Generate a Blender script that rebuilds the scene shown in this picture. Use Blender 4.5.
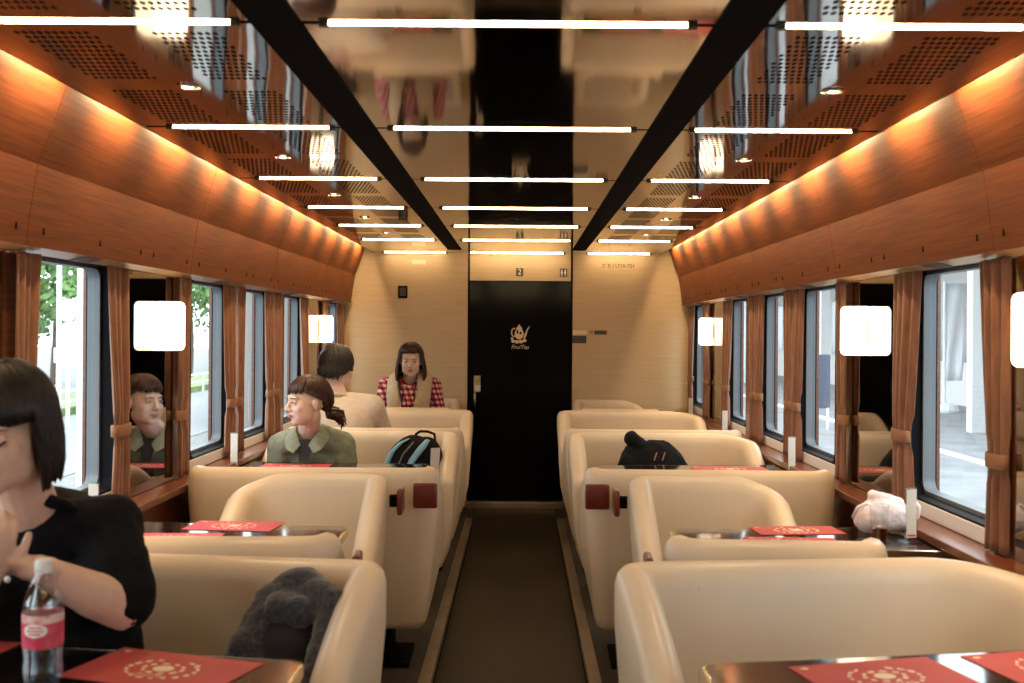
import bpy, bmesh, math, random
from mathutils import Vector, Matrix, Euler
random.seed(7)
PI = math.pi
for o in list(bpy.data.objects): bpy.data.objects.remove(o)
scene = bpy.context.scene
COL = scene.collection

# ------------------------------------------------------------------ camera
CAM = Vector((0.03, 0.0, 1.46)); FPX = 1100.0; VPX, VPY = 520.0, 332.5
cam_d = bpy.data.cameras.new('camera'); cam = bpy.data.objects.new('camera', cam_d); COL.objects.link(cam)
cam.location = CAM
cam.rotation_euler = (Matrix.Rotation(PI/2, 4, 'X') @ Matrix.Rotation(math.radians(0.4), 4, 'Z')).to_euler()
cam_d.sensor_width = 36.0; cam_d.lens = 36.0*FPX/1024
cam_d.shift_x = (512-VPX)/1024; cam_d.shift_y = -(341.5-VPY)/1024
cam_d.clip_start = 0.05; cam_d.clip_end = 300
cam_d.dof.use_dof = True; cam_d.dof.focus_distance = 6.0; cam_d.dof.aperture_fstop = 4.5
scene.camera = cam
def PX(x, y, d):
    """pixel + distance along the aisle -> world point"""
    return Vector((CAM.x + (x-VPX)*d/FPX, d, CAM.z + (VPY-y)*d/FPX))

# ------------------------------------------------------------------ world / exposure
W = bpy.data.worlds.new('overcast_sky'); scene.world = W; W.use_nodes = True
nt = W.node_tree; nt.nodes.clear()
wo = nt.nodes.new('ShaderNodeOutputWorld'); bg = nt.nodes.new('ShaderNodeBackground')
bg.inputs['Color'].default_value = (0.86, 0.95, 1.0, 1); bg.inputs['Strength'].default_value = 3.6
nt.links.new(bg.outputs[0], wo.inputs[0])
vs = scene.view_settings
vs.view_transform = 'Standard'; vs.look = 'None'; vs.gamma = 1.0; vs.exposure = 0.64; vs.use_curve_mapping = False
BAR_E, LAMP_E, DOWN_W, COVE_W = 33.0, 3.4, 10.0, 2.3
WARM = (1.0, 0.72, 0.40)

# ------------------------------------------------------------------ helpers
def lin(c): return tuple(((v/255)/12.92 if v/255 <= 0.04045 else ((v/255+0.055)/1.055)**2.4) for v in c)
class MB:
    def __init__(s): s.v = []; s.f = []
    def add(s, vs_, fs):
        b = len(s.v); s.v += [tuple(v) for v in vs_]; s.f += [tuple(b+i for i in f) for f in fs]; return s
    def box(s, x0, x1, y0, y1, z0, z1):
        x0, x1 = sorted((x0, x1)); y0, y1 = sorted((y0, y1)); z0, z1 = sorted((z0, z1))
        return s.add([(x0,y0,z0),(x1,y0,z0),(x1,y1,z0),(x0,y1,z0),(x0,y0,z1),(x1,y0,z1),(x1,y1,z1),(x0,y1,z1)],
              [(0,3,2,1),(4,5,6,7),(0,1,5,4),(1,2,6,5),(2,3,7,6),(3,0,4,7)])
    def bar(s, p, q, w, h):
        p = Vector(p); q = Vector(q); d = (q-p).normalized()
        a = d.cross(Vector((0,0,1)));
        if a.length < 1e-4: a = Vector((1,0,0))
        a.normalize(); b = a.cross(d)
        vs_ = []
        for c in (p, q):
            for i, j in ((-1,-1),(1,-1),(1,1),(-1,1)): vs_.append(c + a*w/2*i + b*h/2*j)
        return s.add(vs_, [(0,1,2,3),(7,6,5,4),(0,4,5,1),(1,5,6,2),(2,6,7,3),(3,7,4,0)])
    def grid(s, rows, close_u=False, close_v=False):
        n = len(rows); m = len(rows[0]); b = len(s.v)
        for r in rows: s.v += [tuple(v) for v in r]
        for i in range(n if close_v else n-1):
            for j in range(m if close_u else m-1):
                i2 = (i+1) % n; j2 = (j+1) % m
                s.f.append((b+i*m+j, b+i*m+j2, b+i2*m+j2, b+i2*m+j))
        return s
    def cap(s, ring): return s.add(ring, [tuple(range(len(ring)))])
    def tube(s, path, rad, seg=10, caps=True):
        path = [Vector(p) for p in path]; n = len(path); rows = []
        rr = rad if isinstance(rad, (list, tuple)) else [rad]*n
        up = Vector((0.13, 0.21, 0.97)).normalized()
        for i, p in enumerate(path):
            d = (path[min(i+1,n-1)] - path[max(i-1,0)]).normalized()
            a = d.cross(up)
            if a.length < 1e-3: a = d.cross(Vector((1,0,0)))
            a.normalize(); b = a.cross(d); up = b if i else up
            rows.append([p + (a*math.cos(2*PI*k/seg) + b*math.sin(2*PI*k/seg))*rr[i] for k in range(seg)])
        s.grid(rows, close_u=True)
        if caps: s.cap(rows[0][::-1]); s.cap(rows[-1])
        return s
    def lathe(s, prof, c=(0,0,0), seg=24, capb=True, capt=True):
        rows = [[(c[0]+r*math.cos(2*PI*k/seg), c[1]+r*math.sin(2*PI*k/seg), c[2]+z) for k in range(seg)] for r, z in prof]
        s.grid(rows, close_u=True)
        if capb: s.cap(rows[0][::-1])
        if capt: s.cap(rows[-1])
        return s
    def prism(s, pts, ext):
        """polygon pts (3D) extruded by vector ext"""
        e = Vector(ext); n = len(pts); a = [Vector(p) for p in pts]
        s.add(a + [p+e for p in a], [tuple(range(n))[::-1], tuple(range(n, 2*n))] + [(i, (i+1) % n, n+(i+1) % n, n+i) for i in range(n)])
        return s
    def ell(s, c, r, M=None, nu=20, nv=14):
        c = Vector(c); rows = []
        for i in range(nv+1):
            t = PI*i/nv; rr = max(math.sin(t), 1e-4); row = []
            for k in range(nu):
                p = Vector((r[0]*rr*math.cos(2*PI*k/nu), r[1]*rr*math.sin(2*PI*k/nu), -r[2]*math.cos(t)))
                if M is not None: p = M @ p
                row.append(c + p)
            rows.append(row)
        return s.grid(rows, close_u=True)
    def cone(s, p, r0, q, r1, seg=14):
        """tapered capsule"""
        p = Vector(p); q = Vector(q); d = q-p
        s.ell(p, (r0,)*3, None, seg, 8); s.ell(q, (r1,)*3, None, seg, 8)
        if d.length > 1e-5:
            d.normalize(); a = d.cross(Vector((0.3, 0.5, 0.81)))
            a.normalize(); b = a.cross(d)
            rows = [[c + (a*math.cos(2*PI*k/seg)+b*math.sin(2*PI*k/seg))*r for k in range(seg)] for c, r in ((p, r0), (q, r1))]
            s.grid(rows, close_u=True); s.cap(rows[0][::-1]); s.cap(rows[1])
        return s
    def xform(s, M): s.v = [tuple(M @ Vector(v)) for v in s.v]; return s
    def mesh(s, name, smooth=False, bevel=0.0, seg=2, sharp=None):
        me = bpy.data.meshes.new(name); me.from_pydata(s.v, [], s.f)
        bm = bmesh.new(); bm.from_mesh(me)
        bmesh.ops.remove_doubles(bm, verts=bm.verts, dist=1e-5)
        bmesh.ops.recalc_face_normals(bm, faces=bm.faces)
        if bevel: bmesh.ops.bevel(bm, geom=list(bm.edges), offset=bevel, segments=seg, profile=0.5, affect='EDGES', clamp_overlap=True)
        bm.to_mesh(me); bm.free(); me.update()
        if smooth:
            for p in me.polygons: p.use_smooth = True
            if sharp is not None:
                try: me.set_sharp_from_angle(angle=math.radians(sharp))
                except Exception: pass
        return me
def link(name, me, mat, parent=None, loc=None, rot=None):
    o = bpy.data.objects.new(name, me); COL.objects.link(o)
    if mat is not None and me is not None and len(me.materials) == 0: me.materials.append(mat)
    if parent is not None: o.parent = parent
    if loc is not None: o.location = loc
    if rot is not None: o.rotation_euler = rot
    return o
def obj(name, mb, mat, parent=None, smooth=False, bevel=0.0, seg=2, loc=None, rot=None, sharp=None):
    return link(name, mb.mesh(name, smooth, bevel, seg, sharp), mat, parent, loc, rot)
def tag(o, label, cat, group=None):
    o['label'] = label; o['category'] = cat
    if group: o['group'] = group
    return o
def struct(o, label=None, cat=None):
    o['kind'] = 'structure'
    if label: o['label'] = label
    if cat: o['category'] = cat
    return o
def thing(name, label, cat, loc=(0,0,0), rotz=0.0, group=None):
    o = bpy.data.objects.new(name, None); COL.objects.link(o); o.empty_display_size = 0.1
    o.location = loc; o.rotation_euler = (0, 0, rotz)
    return tag(o, label, cat, group)
def copy_tree(o, parent=None):
    kids = [c for c in bpy.data.objects if c.parent == o]
    c = o.copy(); COL.objects.link(c)
    if parent is not None: c.parent = parent
    for k in kids: copy_tree(k, c)
    return c
def rbox(x0, x1, y0, y1, z0, z1): return MB().box(x0, x1, y0, y1, z0, z1)
def text_mesh(txt, size, font=None, ext=0.0005, shear=0.0):
    cu = bpy.data.curves.new('t', 'FONT'); cu.body = txt; cu.size = size; cu.extrude = ext
    cu.align_x = 'CENTER'; cu.align_y = 'CENTER'; cu.shear = shear; cu.resolution_u = 3
    o = bpy.data.objects.new('t', cu); COL.objects.link(o)
    dg = bpy.context.evaluated_depsgraph_get()
    me = bpy.data.meshes.new_from_object(o.evaluated_get(dg))
    bpy.data.objects.remove(o); return me

# ------------------------------------------------------------------ materials
def mat(name, col, rough=0.5, metal=0.0, spec=0.5, coat=0.0, emit=None, es=0.0, trans=0.0, ior=1.45, alpha=1.0, sheen=0.0, sub=0.0):
    m = bpy.data.materials.new(name); m.use_nodes = True
    b = m.node_tree.nodes['Principled BSDF']; I = b.inputs
    I['Base Color'].default_value = (*col, 1); I['Roughness'].default_value = rough; I['Metallic'].default_value = metal
    I['Specular IOR Level'].default_value = spec; I['Coat Weight'].default_value = coat; I['Coat Roughness'].default_value = 0.08
    I['Transmission Weight'].default_value = trans; I['IOR'].default_value = ior; I['Alpha'].default_value = alpha
    I['Sheen Weight'].default_value = sheen
    if sub: I['Subsurface Weight'].default_value = sub; I['Subsurface Radius'].default_value = (0.012, 0.005, 0.003); I['Subsurface Scale'].default_value = 1.0
    if emit: I['Emission Color'].default_value = (*emit, 1); I['Emission Strength'].default_value = es
    return m
def noise_var(m, c0, c1, scale=(1,1,1), nscale=5.0, detail=4.0, lo=0.3, hi=0.7, bump=0.0, bscale=None, coord='Object', dist=0.0):
    t = m.node_tree; N = t.nodes; L = t.links; b = N['Principled BSDF']
    tc = N.new('ShaderNodeTexCoord'); mp = N.new('ShaderNodeMapping'); mp.inputs['Scale'].default_value = scale
    L.new(tc.outputs[coord], mp.inputs['Vector'])
    no = N.new('ShaderNodeTexNoise'); no.inputs['Scale'].default_value = nscale; no.inputs['Detail'].default_value = detail
    no.inputs['Distortion'].default_value = dist
    L.new(mp.outputs[0], no.inputs['Vector'])
    cr = N.new('ShaderNodeValToRGB'); cr.color_ramp.elements[0].position = lo; cr.color_ramp.elements[1].position = hi
    cr.color_ramp.elements[0].color = (*c0, 1); cr.color_ramp.elements[1].color = (*c1, 1)
    L.new(no.outputs['Fac'], cr.inputs[0]); L.new(cr.outputs[0], b.inputs['Base Color'])
    if bump:
        bp = N.new('ShaderNodeBump'); bp.inputs['Strength'].default_value = bump; bp.inputs['Distance'].default_value = 0.002
        if bscale:
            n2 = N.new('ShaderNodeTexNoise'); n2.inputs['Scale'].default_value = bscale; n2.inputs['Detail'].default_value = 3
            L.new(tc.outputs[coord], n2.inputs['Vector']); L.new(n2.outputs['Fac'], bp.inputs['Height'])
        else: L.new(no.outputs['Fac'], bp.inputs['Height'])
        L.new(bp.outputs[0], b.inputs['Normal'])
    return m
M = {}
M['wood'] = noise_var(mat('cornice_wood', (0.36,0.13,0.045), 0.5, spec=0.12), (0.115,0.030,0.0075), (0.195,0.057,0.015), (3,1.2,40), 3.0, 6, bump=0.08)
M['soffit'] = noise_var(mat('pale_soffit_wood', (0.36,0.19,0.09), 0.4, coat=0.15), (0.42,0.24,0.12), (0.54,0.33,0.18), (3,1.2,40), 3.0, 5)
M['wood_dark'] = noise_var(mat('red_brown_wood', (0.16,0.05,0.02), 0.3, coat=0.3), (0.12,0.032,0.012), (0.21,0.065,0.025), (6,1.2,40), 3.0, 5)
M['endwall'] = noise_var(mat('pale_wood_end_wall', (0.62,0.47,0.28), 0.5), (0.57,0.425,0.25), (0.66,0.51,0.315), (1.2,1,30), 2.6, 8, 0.25, 0.75)
M['mirror'] = mat('polished_bronze_ceiling', (0.50,0.45,0.40), 0.055, metal=1.0)
def _wave():
    m = M['mirror']; t = m.node_tree; N = t.nodes; L = t.links
    tc = N.new('ShaderNodeTexCoord'); no = N.new('ShaderNodeTexNoise'); no.inputs['Scale'].default_value = 2.2; no.inputs['Detail'].default_value = 1.5
    mp = N.new('ShaderNodeMapping'); mp.inputs['Scale'].default_value = (2.5, 0.6, 1)
    bp = N.new('ShaderNodeBump'); bp.inputs['Strength'].default_value = 0.10; bp.inputs['Distance'].default_value = 0.01
    L.new(tc.outputs['Object'], mp.inputs[0]); L.new(mp.outputs[0], no.inputs['Vector']); L.new(no.outputs['Fac'], bp.inputs['Height']); L.new(bp.outputs[0], N['Principled BSDF'].inputs['Normal'])
_wave()
M['black'] = mat('matte_black', (0.004,0.004,0.0045), 0.9, spec=0.08)
M['black_gloss'] = mat('black_gloss_door', (0.004,0.004,0.005), 0.10, spec=0.07)
M['panelmirror'] = mat('dark_mirror_panel', (0.36,0.33,0.30), 0.03, metal=1.0)
M['gasket'] = mat('black_rubber_window_gasket', (0.006,0.006,0.008), 0.7, spec=0.12)
M['alu'] = mat('grey_aluminium_frame', (0.15,0.16,0.175), 0.5, metal=0.2)
M['steel'] = noise_var(mat('brushed_metal_nosing', (0.5,0.42,0.32), 0.32, metal=0.9), (0.34,0.27,0.19), (0.62,0.52,0.40), (1,0.6,1), 4.0, 3)
M['floor'] = noise_var(mat('dark_brown_floor', (0.05,0.035,0.02), 0.42, spec=0.25), (0.024,0.016,0.009), (0.036,0.025,0.015), (1,1,1), 60, 3)
M['platform'] = noise_var(mat('dark_carpet', (0.035,0.026,0.018), 0.8), (0.025,0.018,0.012), (0.05,0.038,0.026), (1,1,1), 90, 3)
M['leather'] = noise_var(mat('cream_leather', (0.68,0.56,0.42), 0.34, spec=0.5), (0.66,0.53,0.375), (0.72,0.59,0.43), (1,1,1), 3.0, 3, bump=0.05, bscale=240)
M['piping'] = mat('leather_seam', (0.46,0.36,0.25), 0.6)
M['redwood'] = mat('red_lacquer_handle', (0.13,0.016,0.008), 0.28, coat=0.4)
M['table'] = mat('black_gloss_tabletop', (0.008,0.006,0.006), 0.10, spec=0.6, coat=0.4)
M['gold'] = mat('table_edge_metal', (0.72,0.60,0.40), 0.22, metal=1.0)
M['curtain'] = noise_var(mat('brown_curtain', (0.36,0.19,0.11), 0.75, sheen=0.25), (0.165,0.062,0.028), (0.24,0.098,0.048), (1,1,0.2), 50, 2)
M['tie'] = mat('curtain_tie', (0.26,0.12,0.06), 0.65)
M['bar'] = mat('light_bar_diffuser', (0.9,0.85,0.75), 0.5, emit=WARM, es=BAR_E)
M['lamp'] = mat('lamp_glass', (0.9,0.86,0.8), 0.35, emit=(1.0,0.80,0.56), es=LAMP_E)
M['down'] = mat('downlight_lens', (0.9,0.85,0.75), 0.3, emit=WARM, es=30)
M['chrome'] = mat('chrome', (0.75,0.72,0.68), 0.15, metal=1.0)
M['lattice'] = mat('bronze_grille', (0.26,0.16,0.08), 0.38, metal=0.85)
M['white'] = mat('white_plastic', (0.75,0.74,0.72), 0.4)
M['placard'] = mat('dark_placard', (0.05,0.045,0.04), 0.35)
M['cream_ink'] = mat('cream_print', (0.80,0.66,0.44), 0.5)
M['white_ink'] = mat('white_print', (0.85,0.83,0.78), 0.5)
M['dark_ink'] = mat('dark_print', (0.03,0.025,0.02), 0.5)
M['label'] = mat('cream_label', (0.80,0.72,0.56), 0.5)
M['brass'] = mat('brass', (0.75,0.52,0.22), 0.3, metal=1.0)
def glass_mat(name, tint, gl=0.08):
    m = bpy.data.materials.new(name); m.use_nodes = True; t = m.node_tree; t.nodes.clear()
    o = t.nodes.new('ShaderNodeOutputMaterial'); mx = t.nodes.new('ShaderNodeMixShader'); tr = t.nodes.new('ShaderNodeBsdfTransparent'); g = t.nodes.new('ShaderNodeBsdfGlossy')
    lw = t.nodes.new('ShaderNodeLayerWeight'); lw.inputs['Blend'].default_value = 0.5
    pw = t.nodes.new('ShaderNodeMath'); pw.operation = 'POWER'; pw.inputs[1].default_value = 5.0; t.links.new(lw.outputs['Facing'], pw.inputs[0])
    fr = t.nodes.new('ShaderNodeMath'); fr.operation = 'MULTIPLY_ADD'; fr.inputs[1].default_value = 0.75; fr.inputs[2].default_value = gl*0.5; t.links.new(pw.outputs[0], fr.inputs[0])
    tr.inputs[0].default_value = (*tint, 1); g.inputs['Roughness'].default_value = 0.02; g.inputs[0].default_value = (0.9,0.9,0.9,1)
    t.links.new(fr.outputs[0], mx.inputs[0]); t.links.new(tr.outputs[0], mx.inputs[1]); t.links.new(g.outputs[0], mx.inputs[2]); t.links.new(mx.outputs[0], o.inputs[0])
    return m
M['glass'] = glass_mat('window_glass', (0.86,0.92,0.93))
M['clear'] = glass_mat('clear_plastic', (0.93,0.95,0.95))
# ------------------------------------------------------------------ room shell
Y0, Y1 = -2.6, 9.17           # rear end and end wall
CZ = 2.115                    # ceiling height
PZ = 0.08                     # seat platform height
SILL = 0.83
ROWS = [2.335, 3.54, 4.72, 5.81, 6.80, 7.83, 9.06]
ROWS_NEAR = [1.15, 0.0, -1.2]
floor = struct(obj('floor', rbox(-0.33, 0.33, Y0, Y1, -0.06, 0.0), M['floor']), 'dark brown floor of the central aisle', 'floor')
obj('threshold_plate', rbox(-0.40, 0.40, 9.10, 9.169, 0.0005, 0.055), M['steel'], floor, bevel=0.004)
fe = struct(obj('floor_end', MB().box(-1.45, -0.331, 8.16, Y1, -0.06, 0.0).box(0.331, 1.45, 8.16, Y1, -0.06, 0.0), M['platform']), 'dark low floor beside the end door', 'floor')
for s, side in ((-1, 'left'), (1, 'right')):
    pf = struct(obj('floor_platform_'+side, rbox(s*0.331, s*1.45, Y0, 8.15, -0.06, PZ), M['platform']), 'raised dark carpet platform under the %s seats' % side, 'floor')
    obj('nosing', MB().box(s*0.312, s*0.362, Y0, 8.16, PZ-0.004, PZ+0.004).box(s*0.312, s*0.318, Y0, 8.16, PZ-0.03, PZ), M['steel'], pf)
    obj('riser', rbox(s*0.318, s*0.3305, Y0, 8.16, 0.001, PZ-0.005), M['black'], pf)
# end wall (three panels: left, right, above door), a real recess behind the door
we = struct(obj('wall_end', rbox(-1.56, 1.56, Y1+0.06, Y1+0.12, -0.06, 2.3), M['black']), 'pale wood end wall around the black door', 'wall')
DL, DR, DT = -0.395, 0.455, 1.885
for x0, x1, z0, z1 in ((-1.46, DL-0.008, 0, 2.3), (DR+0.008, 1.46, 0, 2.3), (DL+0.004, DR-0.004, DT+0.006, 2.3)):
    obj('wall_panel', rbox(x0, x1, Y1, Y1+0.05, z0, z1), M['endwall'], we)
wr = struct(obj('wall_rear', rbox(-1.56, 1.56, Y0-0.06, Y0, -0.06, 2.3), M['endwall']), 'pale end wall behind the viewer', 'wall')
# door
dr = struct(obj('door_1', rbox(DL, DR, Y1+0.006, Y1+0.05, 0.06, DT), M['black_gloss'], bevel=0.003), 'glossy black sliding end door with teapot emblem', 'door')
# emblem: teapot of flat cut metal
dc = PX(520, 337, Y1); s_ = Y1/FPX
def tp(x, y): return Vector((CAM.x + (x-VPX)*s_, Y1+0.003, CAM.z + (VPY-y)*s_))
def disc(mb, cx, cy, rx, ry, n=24, a0=0, a1=2*PI):
    mb.prism([tp(cx+rx*math.cos(a0+(a1-a0)*k/n), cy+ry*math.sin(a0+(a1-a0)*k/n)) for k in range(n)], (0, 0.002, 0))
def ring(mb, cx, cy, rx, ry, w, a0, a1, n=18):
    rows = []
    for k in range(n+1):
        a = a0+(a1-a0)*k/n; rows.append([tp(cx+(rx-w)*math.cos(a), cy+(ry-w)*math.sin(a)), tp(cx+(rx+w)*math.cos(a), cy+(ry+w)*math.sin(a))])
    mb.grid(rows)
em = MB(); disc(em, 519.2, 334.0, 4.5, 5.4); 
em.prism([tp(523.5,338.0), tp(525.2,333.0), tp(527.3,328.4), tp(529.3,326.2), tp(529.8,326.8), tp(527.6,330.5), tp(526.0,336.5), tp(524.0,339.5)], (0,0.002,0))
ring(em, 514.0, 332.5, 2.4, 4.0, 0.55, PI*0.35, PI*1.65)
em.prism([tp(515.9,329.2), tp(517.2,326.8), tp(519.2,326.0), tp(521.2,326.8), tp(522.5,329.2)], (0,0.002,0)); disc(em, 519.2, 325.3, 0.9, 0.9, 10)
for cx, cy, r in ((513.2,341.3,2.0),(517.0,341.9,2.2),(521.0,341.6,2.3),(524.6,340.6,2.0),(512.0,338.6,1.4)): disc(em, cx, cy, r, r*0.8, 12)
obj('teapot_emblem', em, M['cream_ink'], dr)
for k, (cx, cy, rx, ry) in enumerate(((517.5,332.0,0.9,2.2),(520.6,333.0,1.1,1.4))):
    c2 = MB(); c2.prism([tp(cx+rx*math.cos(2*PI*q/14), cy+ry*math.sin(2*PI*q/14)) + Vector((0,-0.001,0)) for q in range(14)], (0,0.0008,0)); obj('emblem_cutout', c2, M['black'], dr)
me = text_mesh('FruiTea', 5.8*s_, ext=0.0006, shear=0.35)
link('emblem_lettering', me, M['cream_ink'], dr, tp(519.8, 347.2)+Vector((0,0.001,0)), (PI/2, 0, 0))
# door pull and lock
p = tp(477.5, 384); hd = MB().box(p.x-0.028, p.x+0.028, Y1-0.012, Y1+0.006, p.z-0.07, p.z+0.068); obj('lock_plate', hd, M['steel'], dr, bevel=0.004)
p2 = tp(478, 387.5); obj('lock_label', rbox(p2.x-0.024, p2.x+0.024, Y1-0.014, Y1-0.0125, p2.z-0.028, p2.z+0.02), M['label'], dr)
p3 = tp(478, 380.5); obj('lock_knob', MB().ell((p3.x, Y1-0.014, p3.z), (0.016,0.01,0.016)), M['brass'], dr, smooth=True)
p4 = tp(475.5, 400); obj('pull_handle', MB().tube([(p4.x, Y1-0.002, p4.z+0.06), (p4.x, Y1-0.035, p4.z+0.05), (p4.x, Y1-0.035, p4.z-0.05), (p4.x, Y1-0.002, p4.z-0.06)], 0.009, 8), M['steel'], dr, smooth=True)
# side door posts (thin black trim)
for i, x in enumerate((DL-0.006, DR+0.006)):
    struct(obj('trim_door_post_%d' % (i+1), rbox(x-0.0055, x+0.0055, Y1-0.004, Y1+0.05, 0.06, 2.113), M['black']), 'thin black post on the %s of the end door' % ('left', 'right')[i], 'trim')
# signs on the end wall
def sign(name, label, x0, x1, y0, y1, m, txt=None, ink=None, size=None, shear=0, cat='sign'):
    a = tp(x0, y1); b = tp(x1, y0)
    o = obj(name, rbox(a.x, b.x, Y1-0.006, Y1-0.0002, a.z, b.z), m, bevel=0.001); tag(o, label, cat)
    if txt:
        me = text_mesh(txt, size*s_, ext=0.0004)
        link('sign_lettering', me, ink, o, ((a.x+b.x)/2, Y1-0.0066, (a.z+b.z)/2), (PI/2, 0, 0))
    return o
sign('car_number_sign', 'small black square sign with white number two above the door', 515.6, 522.8, 268.2, 276.2, M['placard'], '2', M['white_ink'], 8.2)
rs = sign('restroom_sign', 'small black restroom sign with two white figures above the door', 559.4, 566.8, 268.4, 276.4, M['placard'])
for dx in (-1.7, 1.7):
    c = tp(563.1+dx, 272.4); g = MB()
    g.ell((c.x, Y1-0.0065, c.z+2.3*s_), (0.9*s_, 0.0008, 0.9*s_), None, 10, 6)
    g.box(c.x-1.2*s_, c.x+1.2*s_, Y1-0.0072, Y1-0.0062, c.z-0.8*s_, c.z+1.2*s_).box(c.x-0.8*s_, c.x-0.15*s_, Y1-0.0072, Y1-0.0062, c.z-3.2*s_, c.z-0.8*s_).box(c.x+0.15*s_, c.x+0.8*s_, Y1-0.0072, Y1-0.0062, c.z-3.2*s_, c.z-0.8*s_)
    obj('figure_pictogram', g, M['white_ink'], rs)
c = tp(617.5, 265.6); me = text_mesh('クモハ719-701', 5.4*s_, ext=0.0006)
tag(link('car_code_lettering', me, M['dark_ink'], None, (c.x, Y1-0.0008, c.z), (PI/2, 0, 0)), 'dark car number lettering 719-701 high on right end wall', 'lettering')
sign('maker_plate', 'small pale printed label high on the left end wall', 411.5, 425.5, 261.3, 265.2, M['label'])
sp = sign('wall_speaker_box', 'small black box on the left end wall', 397.8, 407.2, 286.6, 299.0, M['black'], cat='box')
obj('speaker_face', rbox(tp(399.5,0).x, tp(405.5,0).x, Y1-0.012, Y1-0.0062, tp(0,297).z, tp(0,288.5).z), M['placard'], sp, bevel=0.002)
sign('notice_label', 'pale warning label right beside the door post', 572.6, 586.6, 329.9, 334.2, M['label'])
sign('switch_plate', 'dark square switch plate under the pale warning label', 572.4, 586.4, 335.4, 342.8, M['placard'])
sign('narrow_switch_plate', 'narrow dark plate farther right on the end wall', 594.2, 606.6, 330.0, 334.0, M['placard'])
sign('arrow_label', 'tiny orange marker label left of the narrow dark plate', 589.5, 592.8, 329.8, 333.6, mat('orange_label', (0.6,0.22,0.05), 0.5))

# ------------------------------------------------------------------ ceiling
ce = struct(obj('ceiling', rbox(-1.56, 1.56, Y0, Y1+0.05, CZ+0.09, CZ+0.14), M['black']), 'mirror polished dark ceiling with light bars', 'ceiling')
cuts = [Y0, -1.2, 0.0, 1.15] + ROWS[:-1] + [Y1-0.02]
for k in range(len(cuts)-1):
    a, b = cuts[k]+0.012, cuts[k+1]-0.012
    for x0, x1 in ((-0.438, 0.438), (-1.185, -0.547), (0.547, 1.185)):
        obj('ceiling_panel', rbox(x0, x1, a, b, CZ, CZ+0.012), M['mirror'], ce)
    for y in ([cuts[k]] if k else []):
        for x0, x1 in ((-0.438, 0.438), (-1.185, -0.547), (0.547, 1.185)):
            obj('joint_strip', rbox(x0, x1, y-0.0115, y+0.0115, CZ+0.004, CZ+0.012), M['black'], ce)
for s in (-1, 1):
    obj('black_channel', rbox(s*0.439, s*0.546, Y0, 8.72, CZ-0.004, CZ+0.02), M['black'], ce)
    obj('ceiling_end_strip', rbox(s*0.439, s*0.546, 8.725, Y1-0.03, CZ, CZ+0.012), M['mirror'], ce)
    # upstand that hides the cove lamps
    obj('cove_upstand', rbox(s*1.186, s*1.192, Y0, Y1-0.05, CZ, CZ+0.035), M['lattice'], ce)
# grilles
def perforation(w, l):
    mb = MB(); nx, ny = int(w/0.0165), int(l/0.033)
    for j in range(ny):
        for i in range(nx):
            x = -w/2+w*(i+0.5+(0.5 if j % 2 else 0)-0.25)/nx; y = -l/2+l*(j+0.5)/ny
            mb.add([(x-0.0052,y-0.004,-0.0005),(x-0.0026,y-0.0095,-0.0005),(x+0.0026,y-0.0095,-0.0005),(x+0.0052,y-0.004,-0.0005),(x+0.0052,y+0.004,-0.0005),(x+0.0026,y+0.0095,-0.0005),(x-0.0026,y+0.0095,-0.0005),(x-0.0052,y+0.004,-0.0005)], [tuple(range(8))])
    return mb.mesh('grille')
gm1 = perforation(0.17, 0.40); gm2 = perforation(0.15, 0.40)
gm1.materials.append(M['black']); gm2.materials.append(M['black'])
yy = [ROWS_NEAR[0]] + ROWS[:-1]
for k in range(len(yy)-1):
    a, b = yy[k], yy[k+1]; mid = (a+b)/2; sc = (b-a-0.2)/2/0.43
    for y in (mid-0.235*sc-0.02, mid+0.235*sc+0.02):
        for s in (-1, 1):
            for xc, gm in ((1.005, gm1), (0.71, gm2)):
                g = link('grille', gm, None, ce, (s*xc, y, CZ)); g.scale = (1, sc, 1); g['kind'] = 'stuff'
# light bars (things)
ORD = ['nearest', 'second', 'third', 'fourth', 'fifth', 'sixth', 'farthest']
def bar_mesh(l):
    mb = MB(); n = 8; rows = []
    for x in (-l/2, l/2): rows.append([(x, 0.0055*math.cos(PI+PI*k/n), 0.0050*math.sin(PI+PI*k/n)) for k in range(n+1)])
    mb.grid(rows); mb.cap(rows[0]); mb.cap(rows[1]); return mb.mesh('diffuser', True, sharp=40)
bm_c = bar_mesh(0.76); bm_s = bar_mesh(0.50)
bm_c.materials.append(M['bar']); bm_s.materials.append(M['bar'])
capm = rbox(-0.010, 0.010, -0.008, 0.008, -0.008, 0.0).mesh('end_cap'); capm.materials.append(M['placard'])
for i, y in enumerate(ROWS_NEAR + ROWS):
    nm = ORD[i-3] if i >= 3 else ['out-of-frame front', 'out-of-frame overhead', 'out-of-frame rear'][i]
    for xc, me_, l, w in ((0, bm_c, 0.76, 'over the aisle'), (-0.84, bm_s, 0.50, 'over the left seats'), (0.84, bm_s, 0.50, 'over the right seats')):
        t = thing('ceiling_light_bar', '%s glowing ceiling light bar %s' % (nm, w), 'light', (xc, y, CZ), 0, 'glowing light bars across the ceiling')
        link('diffuser', me_, None, t, (0, 0, -0.0005))
        for e in (-1, 1): link('end_cap', capm, None, t, (e*(l/2+0.011), 0, -0.0008))
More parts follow.
